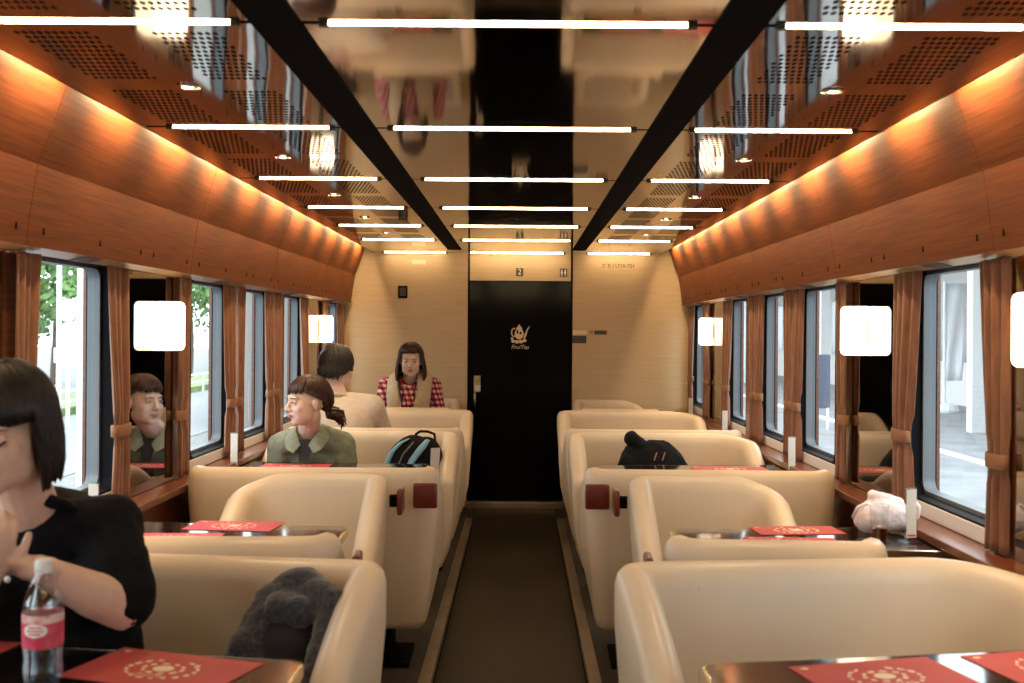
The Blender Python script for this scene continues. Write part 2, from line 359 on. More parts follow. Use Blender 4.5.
# downlights
dl_r = MB().lathe([(0.016,-0.001),(0.030,-0.001),(0.031,-0.004),(0.017,-0.006)], seg=20, capb=False, capt=False).mesh('bezel', True); dl_r.materials.append(M['chrome'])
dl_l = MB().lathe([(0.0005,-0.003),(0.016,-0.003)], seg=16, capb=False, capt=False).mesh('lens'); dl_l.materials.append(M['down'])
for i, y in enumerate((2.95, 4.13, 5.27, 6.31, 7.32)):
    for s in (-1, 1):
        t = thing('downlight', '%s tiny round downlight in the %s ceiling' % (ORD[i], 'left' if s < 0 else 'right'), 'downlight', (s*0.865, y, CZ), 0, 'tiny ceiling downlights')
        link('bezel', dl_r, None, t); link('lens', dl_l, None, t)
        ld = bpy.data.lights.new('downlight_beam', 'SPOT'); ld.energy = DOWN_W; ld.color = (1.0, 0.74, 0.44); ld.spot_size = math.radians(110); ld.spot_blend = 0.7; ld.shadow_soft_size = 0.02
        lo = bpy.data.objects.new('downlight_beam', ld); COL.objects.link(lo); lo.location = (s*0.865, y, CZ-0.012)

# ------------------------------------------------------------------ side walls with cornice, sill, windows
WIN = [(-2.2, -1.2), (-0.2, 0.55), (0.72, 1.47), (1.66, 2.44), (3.22, 4.00), (4.87, 5.62), (5.82, 6.52), (6.80, 7.52), (8.42, 9.06)]
PAN = [(-1.05, -0.35), (2.56, 3.09), (4.06, 4.61), (7.50, 8.03)]
LAMPY = {1: 2.88, 2: 4.44, 3: 7.98}
WZ0, WZ1 = 0.86, 1.71
GX = 1.50
def rrect(y0, y1, z0, z1, r, n=6):
    pts = []
    for cy, cz, a in ((y1-r, z1-r, 0), (y0+r, z1-r, PI/2), (y0+r, z0+r, PI), (y1-r, z0+r, 3*PI/2)):
        for k in range(n+1): pts.append((cy+r*math.cos(a+PI/2*k/n), cz+r*math.sin(a+PI/2*k/n)))
    return pts
wn = 0
for s, side in ((-1, 'left'), (1, 'right')):
    w = MB().box(s*1.38, s*1.56, Y0, Y1+0.05, -0.06, SILL-0.03)
    wall = struct(obj('wall_'+side, w, M['wood_dark']), '%s side wall of red brown wood below the windows' % side, 'wall')
    wz = MB()
    e = [Y0] + [v for a in WIN for v in a] + [Y1+0.05]
    for k in range(0, len(e), 2): wz.box(s*1.43, s*1.56, e[k], e[k+1], SILL-0.03, 1.80)
    for a, b in WIN: wz.box(s*1.43, s*1.56, a, b, SILL-0.03, WZ0).box(s*1.43, s*1.56, a, b, WZ1, 1.80)
    obj('window_pier_panelling', wz, M['wood_dark'], wall)
    obj('upper_wall', rbox(s*1.50, s*1.56, Y0, Y1+0.05, 1.80, CZ+0.09), M['black'], wall)
    obj('window_sill', rbox(s*1.325, s*1.43, Y0, Y1, SILL-0.028, SILL), M['wood_dark'], wall, bevel=0.004)
    # cornice
    tr = struct(obj('trim_cornice_'+side, MB().box(s*1.385, s*1.429, Y0, Y1-0.02, 1.709, 1.722), M['black']), 'curved orange wood cornice above the %s windows' % side, 'trim')
    pr = [(1.252, 2.165), (1.262, 2.118), (1.294, 2.02), (1.332, 1.925), (1.350, 1.81), (1.364, 1.697)]
    seams = [Y0, -1.55, 0.0, 1.55, 3.10, 4.65, 6.20, 7.75, 9.06]
    for k in range(len(seams)-1):
        a, b = seams[k]+0.002, seams[k+1]-0.002
        for q, pp in (('upper_panel', pr[:4]), ('lower_panel', pr[3:])):
            mb = MB(); rows = [[(s*x, a, z), (s*x, b, z)] for x, z in pp]; rows2 = [[(s*(x+0.014), a, z), (s*(x+0.014), b, z)] for x, z in pp]
            ringv = [[(s*x, y, z) for x, z in pp] + [(s*(x+0.014), y, z) for x, z in pp[::-1]] for y in (a, b)]
            mb.grid(ringv, close_u=True); mb.cap(ringv[0][::-1]); mb.cap(ringv[1])
            obj(q, mb, M['wood'], tr, smooth=True, sharp=45)
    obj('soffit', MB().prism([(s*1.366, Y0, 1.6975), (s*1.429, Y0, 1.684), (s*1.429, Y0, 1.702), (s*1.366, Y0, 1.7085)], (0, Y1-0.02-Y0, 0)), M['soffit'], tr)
    for k in range(4, len(seams)-1):
        for y in (seams[k]-0.075, seams[k]+0.10, seams[k]+0.53, seams[k]+0.92, seams[k]+1.06):
            if y < 8.9: obj('latch_slot', rbox(s*1.3560, s*1.3592, y-0.004, y+0.004, 1.735, 1.755), M['black'], tr)
    vm = MB()
    for k in range(7): vm.box(-0.022, 0.022, -0.06+k*0.02-0.006, -0.06+k*0.02+0.006, -0.002, 0)
    for y in (3.62, 5.25, 6.85, 8.30):
        v = obj('soffit_vent', MB().box(-0.028, 0.028, -0.075, 0.075, -0.0018, 0), M['alu'], tr, loc=(s*1.398, y, 1.6893), rot=(0, s*math.radians(12), 0)); obj('vent_slot', vm, M['lattice'], v, loc=(0,0,-0.001))
    # windows
    for k, (a, b) in enumerate(WIN):
        wn += 1
        wi = struct(bpy.data.objects.new('window_%d' % wn, None), ['rearmost out-of-frame', 'second out-of-frame', 'third out-of-frame', 'last out-of-frame', 'nearest visible', 'second visible', 'third visible', 'fourth visible', 'farthest'][k] + ' train window on the %s side' % side, 'window'); COL.objects.link(wi); wi.location = (s*GX, (a+b)/2, WZ0)
        inv = Matrix.Translation((-s*GX, -(a+b)/2, -WZ0))
        o_ = rrect(a, b, WZ0, WZ1, 0.05); i_ = rrect(a+0.022, b-0.022, WZ0+0.03, WZ1-0.022, 0.045); g_ = rrect(a+0.036, b-0.036, WZ0+0.044, WZ1-0.034, 0.04)
        def ringm(A, B, x0, x1):
            mb = MB(); rows = [[(s*x0, y, z) for y, z in A], [(s*x0, y, z) for y, z in B], [(s*x1, y, z) for y, z in B], [(s*x1, y, z) for y, z in A]]
            return mb.grid(rows, close_u=True, close_v=True).xform(inv)
        o2 = [(a,WZ1)]; 
        obj('gasket', ringm(o_, i_, 1.432, 1.54), M['gasket'], wi); obj('aluminium_frame', ringm(i_, g_, 1.485, 1.53), M['alu'], wi)
        # square reveal corners
        cm = MB()
        for yc, zc, sy, sz in ((a,WZ0,1,1),(b,WZ0,-1,1),(a,WZ1,1,-1),(b,WZ1,-1,-1)):
            cm.prism([(s*1.433, yc, zc), (s*1.433, yc+sy*0.03, zc), (s*1.433, yc, zc+sz*0.03)], (s*0.1, 0, 0))
        obj('reveal_corner', cm.xform(inv), M['gasket'], wi)
        pm = MB(); pts = [(s*GX, y, z) for y, z in rrect(a+0.035, b-0.035, WZ0+0.043, WZ1-0.033, 0.04)]; pm.cap(pts).xform(inv); obj('pane', pm, M['glass'], wi)
        obj('bottom_rail', MB().box(s*1.428, s*1.484, a+0.004, b-0.004, WZ0-0.028, WZ0+0.022).xform(inv), M['white'], wi, bevel=0.003)
    # dark mirror panels with lamps
    for k, (a, b) in enumerate(PAN):
        mp_ = obj('mirror_panel', rbox(s*1.424, s*1.4295, a, b, SILL+0.003, 1.682), M['panelmirror'], wall)
        if k in LAMPY:
            nm = {1: 'partly cropped nearest', 2: 'large middle', 3: 'small far'}[k]
            t = thing('wall_lamp', '%s glowing glass lamp on the %s mirror panel' % (nm, side), 'lamp', (s*1.424, LAMPY[k]-(0.10 if (s < 0 and k == 1) else 0), 1.476), 0, 'glowing wall lamps on mirror panels')
            rows = []; n = 12
            for zz, q in ((-0.098,0.86),(-0.092,0.95),(-0.08,1.0),(0.08,1.0),(0.092,0.95),(0.098,0.86)):
                rows.append([(-s*(0.084*q)*abs(math.sin(PI*j/n))**0.45, -0.066*q*math.copysign(abs(math.cos(PI*j/n))**0.6, math.cos(PI*j/n)), zz) for j in range(n+1)])
            rows = [[(x-s*0.010, y, z) for x, y, z in r] for r in rows]; mb = MB().grid(rows); mb.cap(rows[0]); mb.cap(rows[-1])
            obj('lamp_shade', mb, M['lamp'], t, smooth=True, sharp=50)
            obj('back_plate', rbox(-s*0.0095, -s*0.0002, -0.02, 0.02, -0.05, 0.05), M['lattice'], t)
    # cove lamps hidden behind the upstand (real strip lamps, 0.58 m apart)
    y = Y0+0.3; k = 0
    while y < Y1-0.2:
        ld = bpy.data.lights.new('cove_strip_lamp', 'AREA'); ld.shape = 'RECTANGLE'; ld.size = 0.30; ld.size_y = 0.015; ld.energy = COVE_W; ld.color = (1.0, 0.66, 0.34)
        lo = bpy.data.objects.new('cove_strip_lamp', ld); COL.objects.link(lo); lo.location = (s*1.205, y, CZ+0.045)
        d = Vector((s*0.62, 0, -0.78)); lo.rotation_euler = d.to_track_quat('-Z', 'X').to_euler()
        q = d.to_track_quat('-Z', 'Y'); 
        X = q @ Vector((1,0,0))
        if abs(X.y) < 0.5: q = q @ Euler((0,0,PI/2)).to_quaternion()
        lo.rotation_euler = q.to_euler()
        y += 0.58
# curtains
def curtain_mesh(w, flip, seed):
    rnd = random.Random(seed); rows = []; nz, nu = 30, 36; ph = rnd.random()*6
    for i in range(nz+1):
        z = SILL+0.008 + (1.683-SILL-0.008)*i/nz
        tie = 1.10
        if z >= tie: f = 0.62 + 0.38*((z-tie)/(1.668-tie))**0.8
        else: f = 0.62 + 0.16*((tie-z)/(tie-SILL))**0.8
        off = (1-f)*w*0.5*flip
        row = []
        for j in range(nu+1):
            u = j/nu
            y = (u-0.5)*w*f + off; amp = 0.007+0.010*(1-f)
            x = amp*math.sin(u*2*PI*3.5+ph+0.4*math.sin(z*5)) + 0.006*math.sin(u*PI*2+ph)
            if abs(z-tie) < 0.05: x *= 0.6
            row.append((x, y, z))
        rows.append(row)
    return MB().grid(rows)
CUR = [(3.11, 3.29, 1), (3.80, 4.04, -1), (4.62, 4.78, 1), (5.36, 5.54, -1), (5.57, 5.74, 1), (6.20, 6.39, -1), (6.42, 6.62, 1), (7.14, 7.46, -1), (8.03, 8.26, 1), (8.64, 8.95, -1), (2.34, 2.52, -1), (1.5, 1.70, 1)]
CN = ['near side of first window', 'between first window and lamp panel', 'far side of the middle lamp panel', 'far side of second window', 'near side of third window', 'far side of third window', 'near side of fourth window', 'far side of fourth window by lamp panel', 'far side of the farthest lamp panel', 'last one at the end wall', 'beside the nearest lamp panel', 'nearest one beside the viewer']
for s, side in ((-1, 'left'), (1, 'right')):
    for k, (a, b, fl) in enumerate(CUR):
        t = thing('curtain', 'brown tied curtain on the %s, %s' % (side, CN[k]), 'curtain', (s*1.405, (a+b)/2, 0), 0, 'brown tied-back curtains at the windows')
        me = curtain_mesh(b-a, -fl, k*2+s).mesh('cloth', True)
        c = link('cloth', me, M['curtain'], t); md = c.modifiers.new('t', 'SOLIDIFY'); md.thickness = 0.003
        w2 = (b-a)*0.62; off = (1-0.62)*(b-a)*0.5*(-fl)
        rows = []
        for z in (1.078, 1.082, 1.118, 1.122):
            q = 1.0 if 1.08 < z < 1.12 else 0.93
            rows.append([(0.019*q*math.copysign(abs(math.cos(2*PI*j/24))**0.7, math.cos(2*PI*j/24)), off+(w2/2+0.006)*q*math.copysign(abs(math.sin(2*PI*j/24))**0.8, math.sin(2*PI*j/24)), z) for j in range(24)])
        obj('tie_band', MB().grid(rows, close_u=True), M['tie'], t, smooth=True)
# ------------------------------------------------------------------ tub seats
def seat_shell(w, d, hb, drop, r=0.10, pw=1.6, wc=0, rw=0.22):
    """local: outer back at y=0, faces -Y, stands on z=0"""
    path = []   # (x, y, nx, ny, arm parameter 0..1); the window corner (local +x when wc=1) is rounder and falls earlier
    n = 9
    rl, tl = (rw, 0.30) if wc < 0 else (r, 0.0)
    rr, tr_ = (rw, 0.30) if wc > 0 else (r, 0.0)
    for k in range(n+1):
        t = 1-k/n; path.append((-w/2, -rl-(d-rl)*t, -1, 0, tl+(1-tl)*t))
    for k in range(1, 8):
        a = PI - PI/2*k/8; path.append((-w/2+rl+rl*math.cos(a), -rl+rl*math.sin(a), math.cos(a), math.sin(a), tl*(1-k/8)))
    for k in range(0, 9):
        path.append((-w/2+rl+(w-rl-rr)*k/8, 0, 0, 1, 0))
    for k in range(1, 8):
        a = PI/2 - PI/2*k/8; path.append((w/2-rr+rr*math.cos(a), -rr+rr*math.sin(a), math.cos(a), math.sin(a), tr_*k/8))
    for k in range(n+1):
        t = k/n; path.append((w/2, -rr-(d-rr)*t, 1, 0, tr_+(1-tr_)*t))
    def section(x, y, nx, ny, t, shrink=1.0, fwd=0.0):
        h = hb - drop*(t**pw) - (1-shrink)*0.06
        zb = 0.17 + (1-shrink)*0.05
        th = 0.085
        pts = [(-0.075, zb), (-0.055, zb+0.012), (-0.046, zb+0.04), (-0.012, h-0.28), (0.0, h-0.13), (0.0, h-0.045), (-0.006, h-0.020), (-0.02, h-0.005), (-0.042, h), (-0.062, h-0.006), (-th+0.004, h-0.025), (-th-0.004, h-0.06), (-th-0.012, h-0.18), (-th-0.012, 0.30)]
        if shrink < 1: pts = [(-0.045+(o+0.045)*shrink, z) for o, z in pts]
        return [(x+nx*o, y+ny*o-fwd, z) for o, z in pts]
    rows = []
    for sh, fw in ((0.45, 0.036), (0.75, 0.028), (0.93, 0.014)): rows.append(section(*path[0], sh, fw))
    for p in path: rows.append(section(*p))
    for sh, fw in ((0.93, 0.014), (0.75, 0.028), (0.45, 0.036)): rows.append(section(*path[-1], sh, fw))
    mb = MB().grid(rows, close_u=True); mb.cap(rows[0][::-1]); mb.cap(rows[-1])
    return mb
def make_seat_meshes(w, d, wc=0):
    hb = 0.83
    sh = seat_shell(w, d, hb, 0.19 if w > 0.8 else 0.24, 0.10, 1.5 if w > 0.8 else 1.05, wc, 0.24 if w > 0.8 else 0.17); me1 = sh.mesh('shell', True, sharp=60); me1.materials.append(M['leather'])
    cu = rbox(-w/2+0.10, w/2-0.10, -d-0.005, -0.10, 0.235, 0.40).mesh('cushion', True, bevel=0.035, seg=4); cu.materials.append(M['leather'])
    un = rbox(-w/2+0.078, w/2-0.078, -d+0.01, -0.08, 0.175, 0.234).mesh('under_tray', False); un.materials.append(M['piping'])
    pe = MB().box(-w/2+0.20, w/2-0.20, -d+0.12, -0.14, 0.0, 0.17).box(-w/2+0.12, w/2-0.12, -d+0.09, -0.11, 0.0, 0.02).mesh('pedestal'); pe.materials.append(M['black'])
    se = MB().tube([(0, -0.0975, 0.41), (0, -0.0968, 0.55), (0, -0.094, 0.66), (0, -0.0875, 0.775)], 0.0014, 5)
    se = se.mesh('seam'); se.materials.append(M['piping'])
    return me1, cu, un, pe, se
SM = {(k, wc): make_seat_meshes(w_, 0.50, wc) for k, w_ in (('double', 1.02), ('single', 0.60)) for wc in (-1, 0, 1)}
hplate = rbox(-0.048, 0.048, -0.011, 0.011, -0.05, 0.05).mesh('grab_handle', True, bevel=0.009, seg=3, sharp=50); hplate.materials.append(M['redwood'])
hpost = rbox(-0.017, 0.017, 0, 0.034, -0.022, 0.022).mesh('handle_post'); hpost.materials.append(M['black'])
SEATS = []
def seat(side, kind, yb, face_us, turn, label, handle=None, dx=0.0):
    xc = {'double': 0.805, 'single': 0.76}[kind] + dx
    base = PZ if yb < 8.3 else PZ
    t = thing('tub_seat', label, 'seat', (side*xc, yb, base), 0, 'cream leather tub seats')
    rz = 0 if face_us else PI
    rz += turn*side*(1 if face_us else -1)
    t.rotation_euler = (0, 0, rz)
    for nm, me in zip(('shell', 'cushion', 'under_tray', 'pedestal'), SM[kind, side if face_us else 0]): link(nm, me, None, t)
    w = {'double': 1.02, 'single': 0.60}[kind]
    for x in (-w/2+0.205, w/2-0.205): link('back_seam', SM[kind, 0][4], None, t, (x, 0, 0))
    # aisle side in local x
    ax = -side if face_us else side
    if handle == 'back':
        h = link('grab_handle', hplate, None, t, (ax*(w/2-0.047), 0.045, 0.73)); link('handle_post', hpost, None, h, (0, -0.056, 0)).scale = (1, 1.4, 1)
    elif handle == 'side':
        h = link('grab_handle', hplate, None, t, (ax*(w/2+0.046), -0.07, 0.73), (0, 0, ax*-PI/2)); link('handle_post', hpost, None, h, (0, -0.042, 0))
    if not face_us and yb > 8: pass
    SEATS.append(t); return t
DEG = PI/180
for s, sd in ((-1, 'left'), (1, 'right')):
    seat(s, 'double', 2.74, True, 6*DEG, 'nearest cream double tub seat on the %s, facing the camera' % sd, None, -0.050 if s > 0 else -0.026)
    seat(s, 'single', 2.90, False, 2.5*DEG, 'cream single tub seat on the %s whose rim shows just behind the nearest double seat' % sd, 'side', -0.035 if s > 0 else -0.01)
    seat(s, 'single', 4.30, True, 0, 'cream single tub seat on the %s facing the camera beyond the second table' % sd, 'side', -0.01 if s > 0 else 0.01)
    seat(s, 'double', 4.40, False, 1*DEG, 'cream double tub seat on the %s turned away, red square handle on its back' % sd, 'back')
    seat(s, 'double', 6.13, True, 1*DEG, {-1: 'cream double tub seat on the left holding the green-shirted woman and blue backpack', 1: 'cream double tub seat on the right holding the black bag'}[s])
    seat(s, 'double', 6.25, False, 0, {-1: 'cream double tub seat on the left in which the man in beige sits', 1: 'cream double tub seat on the right turned away, rim just behind the black bag seat'}[s])
    seat(s, 'double', 7.84, True, 0, 'far cream double tub seat on the %s, last of the wide ones' % sd)
    seat(s, 'single', 7.95, False, 0, 'hidden cream single tub seat on the %s turned to the end wall' % sd)
    seat(s, 'single', 9.13, True, 0, 'farthest cream single tub seat on the %s, against the end wall' % sd)

# ------------------------------------------------------------------ tables
TZ = 0.80
TABLES = {}
def table(side, yc, xa, wa, ww, label):
    """xa: aisle end |x|, wa: width at aisle end, ww: width at the wall"""
    t = thing('table', label, 'table', (side*0.9, yc, PZ), 0, 'black gloss tables at the windows')
    x0, x1 = xa-0.9, 1.372-0.9; r = 0.03
    def outline(g):
        pts = []
        a = (wa/2-g); b = (ww/2-g)
        xs = x0+g
        for k in range(7):
            an = PI + PI/2*k/6; pts.append((xs+r+r*math.cos(an), -a+r+r*math.sin(an)))
        pts += [(x1, -b), (x1, b)]
        for k in range(7):
            an = PI/2 + PI/2*k/6; pts.append((xs+r+r*math.cos(an), a-r+r*math.sin(an)))
        return [(side*x, y) for x, y in pts]
    h = TZ-PZ
    o = outline(0.0); i = outline(0.006)
    obj('edge_trim', MB().grid([[(x, y, h-0.026) for x, y in o], [(x, y, h-0.002) for x, y in o], [(x, y, h) for x, y in i], [(x, y, h-0.026) for x, y in i]], close_u=True, close_v=True), M['gold'], t)
    i2 = outline(0.0065)
    obj('tabletop', MB().prism([(x, y, h-0.024) for x, y in i2], (0, 0, 0.0235)), M['table'], t)
    obj('bracket', MB().box(side*(x1-0.10), side*(x1-0.002), -0.09, 0.09, h-0.14, h-0.027), M['black'], t)
    obj('leg', MB().tube([(side*(x0+0.35), 0, 0.0), (side*(x0+0.35), 0, h-0.027)], 0.025, 12), M['black'], t, smooth=True, sharp=40)
    return t
TY = {1: 2.05, 2: 3.58, 3: 5.25, 4: 7.05, 5: 8.45}
for s, sd in ((-1, 'left'), (1, 'right')):
    table(s, TY[1], 0.395, 0.32, 0.62, 'nearest black gloss table on the %s at the bottom edge' % sd)
    table(s, TY[2], 0.54, 0.28, 0.44, 'second black gloss table on the %s, between the two single seats' % sd)
    table(s, TY[3], 0.42, 0.50, 0.62, {-1: 'black gloss table on the left in front of the green-shirted woman', 1: 'black gloss table on the right in front of the black bag'}[s])
    table(s, TY[4], 0.42, 0.40, 0.50, 'hidden fourth black table on the %s, its clear menu stand showing' % sd)
    table(s, TY[5], 0.60, 0.16, 0.20, 'hidden last black table on the %s near the end wall' % sd)
# ------------------------------------------------------------------ outside
GZ = -1.15
def outm(name, c, r=0.8): return mat(name, c, r)
gl_ = struct(obj('ground_left', rbox(-120, -1.9, -30, 160, GZ-0.2, GZ), noise_var(outm('pale_gravel', (0.3,0.3,0.29)), (0.15,0.15,0.145), (0.21,0.21,0.205), (1,1,1), 3.0, 4)), 'pale ground outside the left windows', 'ground')
tag(obj('road', rbox(-13.5, -8.0, -30, 160, GZ, GZ+0.02), outm('light_asphalt', (0.22,0.23,0.235))), 'light grey road seen through the left windows', 'road')
tag(obj('verge', MB().box(-16.5, -13.6, -30, 160, GZ, GZ+0.25), noise_var(outm('grass', (0.15,0.24,0.08)), (0.10,0.18,0.06), (0.24,0.32,0.12), (1,1,1), 2.5, 4)), 'green grass verge behind the road on the left', 'verge')
fm = outm('white_rail', (0.7,0.7,0.7), 0.5)
rt = thing('guard_rail', 'white guard rail along the road outside the left windows', 'guard rail', (-13.2, 20, GZ+0.02))
for k in range(22): obj('post', rbox(-0.03, 0.03, -16+k*3-0.03, -16+k*3+0.03, 0, 0.8), fm, rt)
for z in (0.45, 0.75): obj('rail', rbox(-0.025, 0.025, -17, 48, z, z+0.07), fm, rt)
def foliage(seed, rx, rz, n, size):
    rnd = random.Random(seed); mb = MB()
    cl = [(rnd.uniform(-0.6,0.6)*rx, rnd.uniform(-0.6,0.6)*rx, rnd.uniform(-0.6,0.7)*rz, rnd.uniform(0.3,0.5)) for _ in range(12)]
    for _ in range(n):
        cx, cy, cz, cr = rnd.choice(cl)
        d = Vector((rnd.gauss(0,1), rnd.gauss(0,1), rnd.gauss(0,1))).normalized()
        p = Vector((cx, cy, cz)) + Vector((d.x*rx*cr, d.y*rx*cr, d.z*rz*cr))*rnd.uniform(0.7,1.0)
        a = Vector((rnd.gauss(0,1), rnd.gauss(0,1), rnd.gauss(0,1))).normalized(); b = a.cross(d)
        if b.length < 0.1: continue
        b.normalize(); s = size*rnd.uniform(0.6,1.3)
        mb.add([p-a*s, p-b*s*0.6, p+a*s, p+b*s*0.6], [(0,1,2,3)])
    return mb
leafm = [noise_var(outm('leaf_a', (0.12,0.25,0.08)), (0.08,0.17,0.05), (0.20,0.33,0.12), (1,1,1), 1.5, 3), noise_var(outm('leaf_b', (0.1,0.2,0.1)), (0.07,0.15,0.07), (0.16,0.27,0.14), (1,1,1), 1.5, 3)]
bark = outm('bark', (0.08,0.06,0.04))
TD = ['pale green tree seen in the first left window', 'second tree along the left road beside the first', 'broad tree in the second left window', 'darker tree farther along the left road', 'far tree in the third left window', 'last distant tree on the left']
for k, (x, y, h) in enumerate(((-19, 42, 6.6), (-22, 52, 8.0), (-18, 60, 7.2), (-24, 71, 9.5), (-19, 82, 8.2), (-23, 98, 9.0))):
    t = thing('tree', TD[k], 'tree', (x, y, GZ), 0, 'trees outside the left windows')
    obj('trunk', MB().tube([(0,0,0), (0.1,0,h*0.3), (0,0.1,h*0.6)], [0.2,0.16,0.08], 8), bark, t)
    obj('foliage', foliage(k, h*0.42, h*0.42, 1400, 0.22), leafm[k % 2], t, loc=(0, 0, h*0.6))
pm_ = outm('white_pole', (0.75,0.76,0.78), 0.5)
t = thing('road_sign_pole', 'thin white pole with round sign seen in the first left window', 'pole', (-12.0, 29.3, GZ+0.02))
obj('pole', MB().tube([(0,0,0),(0,0,3.3)], 0.05, 8), pm_, t); obj('sign_disc', MB().lathe([(0.3,-0.01),(0.3,0.01)], seg=20).xform(Matrix.Rotation(PI/2,4,'X')), pm_, t, loc=(0,-0.06,3.1)); obj('sign_board', rbox(-0.35,0.35,-0.02,0.0,-0.2,0.2), pm_, t, loc=(0,-0.06,1.9))
t = thing('street_lamp', 'grey street lamp hanging high in the first left window', 'street lamp', (-9.4, 22.5, GZ+0.02))
obj('pole', MB().tube([(0,0,0),(0,0,5.6),(-0.1,0,5.9),(-0.7,0,6.0)], 0.05, 8), pm_, t); obj('lamp_head', MB().lathe([(0.05,0.3),(0.10,0.22),(0.26,0.05),(0.22,0),(0.05,-0.06)], seg=16), outm('lamp_grey', (0.25,0.27,0.3)), t, loc=(-0.7,0,4.6), smooth=True); obj('hanger', MB().tube([(-0.7,0,4.9),(-0.7,0,6.0)], 0.025, 6), outm('hanger_grey', (0.2,0.22,0.25)), t)
tag(obj('white_column', MB().box(-3.87, -3.75, 9.68, 9.82, GZ, 4.5).box(-3.93,-3.69,9.62,9.88,GZ,GZ+0.3), outm('white_paint', (0.8,0.82,0.84))), 'white square column close outside the first left window', 'column')
# grey shed seen in the third and fourth left windows
t = thing('station_shed', 'grey brown trackside building seen in the third left window', 'building', (-4.95, 36, GZ))
obj('wall', rbox(-3.0, 3.0, -7, 7, 0, 4.0), outm('shed_wall', (0.22,0.20,0.19)), t)
obj('roof', MB().prism([(-3.3,-7.3,4.0),(3.3,-7.3,4.0),(3.3,-7.3,4.2),(0,-7.3,5.0),(-3.3,-7.3,4.2)], (0,14.6,0)), outm('shed_roof', (0.12,0.12,0.13)), t)
for k in range(4): 
    w_ = obj('window', rbox(2.99, 3.03, -5.5+k*3, -4.2+k*3, 1.4, 2.8), outm('window_white', (0.6,0.6,0.6)), t); obj('pane', rbox(3.025, 3.04, -5.4+k*3, -4.3+k*3, 1.5, 2.7), outm('pane_dark', (0.05,0.06,0.07), 0.1), w_)
# right: platform, with a canopy added to shade and grey the view
PLZ = -0.12
struct(obj('ground_platform', rbox(1.75, 60, -30, 160, GZ-0.2, PLZ), noise_var(outm('platform_asphalt', (0.24,0.24,0.25)), (0.20,0.20,0.21), (0.29,0.29,0.30), (1,1,1), 2.0, 4)), 'grey station platform outside the right windows', 'ground')
tag(obj('platform_edge_stone', rbox(1.76, 2.3, -30, 120, PLZ, PLZ+0.004), outm('edge_stone', (0.45,0.45,0.44))), 'pale edge stone of the platform on the right', 'kerb')
tag(obj('tactile_strip', rbox(3.7, 4.15, -30, 120, PLZ, PLZ+0.006), outm('tactile_yellow', (0.62,0.50,0.18))), 'yellow tactile strip on the right platform', 'paving')
tag(obj('white_line', rbox(5.7, 5.9, -30, 120, PLZ, PLZ+0.005), outm('line_white', (0.7,0.7,0.68))), 'white painted line on the right platform', 'line')
t = thing('shade_canopy', 'added grey canopy roof shading the right platform', 'canopy', (6, 30, PLZ))
obj('roof', rbox(0.6, 3.95, -36, 80, 3.6, 3.8), outm('canopy_grey', (0.32,0.32,0.33)), t)
for k in range(9): obj('column', MB().box(1.5-0.11, 1.5+0.11, -30+k*9-0.11, -30+k*9+0.11, 0, 3.6), outm('column_white', (0.6,0.6,0.6)), t)
t = thing('station_building', 'pale station building with windows behind the right platform', 'building', (11.2, 40, PLZ))
obj('wall', rbox(-1.2, 1.2, -40, 60, 0, 3.6), outm('station_wall', (0.62,0.59,0.58)), t)
for k in range(16):
    y = -30+k*4.5
    w_ = obj('window', rbox(-1.23, -1.2, y, y+2.6, 0.9, 2.7), outm('station_frame', (0.55,0.55,0.56)), t); obj('pane', rbox(-1.24, -1.231, y+0.08, y+2.52, 0.98, 2.62), outm('station_glass', (0.10,0.11,0.12), 0.15), w_)
t = thing('banner_stand', 'white banner on a pole with white base outside the right window', 'banner', (8.75, 22.6, PLZ))
obj('base', MB().lathe([(0.28,0.0),(0.30,0.05),(0.26,0.16),(0.05,0.2)], seg=16), pm_, t); obj('pole', MB().tube([(0,0,0.15),(0,0,2.7)], 0.03, 8), pm_, t)
mb = MB().grid([[(0.03+0.45*j/6*(1-0.25*(i/8)), 0.04*math.sin(j*1.3+i*0.6), 2.65-2.0*i/8) for j in range(7)] for i in range(9)]); c_ = obj('banner', mb, pm_, t, smooth=True); c_.modifiers.new('t','SOLIDIFY').thickness = 0.006
t = thing('red_banner', 'pink and red banner beside the white one on the right platform', 'banner', (8.9, 21.2, PLZ))
obj('pole', MB().tube([(0,0,0),(0,0,2.3)], 0.025, 8), pm_, t); obj('cloth', rbox(0.02,0.45,-0.01,0.01,1.0,2.2), outm('banner_red', (0.6,0.12,0.16)), t); obj('base', MB().lathe([(0.22,0.0),(0.2,0.08),(0.04,0.1)], seg=14), pm_, t)
t = thing('stand_in_board', 'slim blue grey stand-in for a reflection-like shape outside the second right window', 'sign', (5.1, 18.4, PLZ))  # made-up board in place of a reflection-like blue grey shape
obj('board', rbox(-0.12,0.12,-0.03,0.03,0.35,1.25), outm('stand_in_blue', (0.10,0.12,0.17)), t, bevel=0.01); obj('leg', rbox(-0.1,-0.07,-0.03,0.03,0,0.36), pm_, t); obj('leg', rbox(0.07,0.1,-0.03,0.03,0,0.36), pm_, t)
t = thing('yellow_sign', 'yellow hanging sign high outside the first right window', 'sign', (6.6, 16.0, 2.55))
obj('board', rbox(-0.3,0.3,-0.04,0.04,0,0.16), outm('sign_yellow', (0.8,0.62,0.08)), t); obj('hanger', MB().tube([(0,0,0.16),(0,0,0.92)], 0.02, 6), pm_, t)

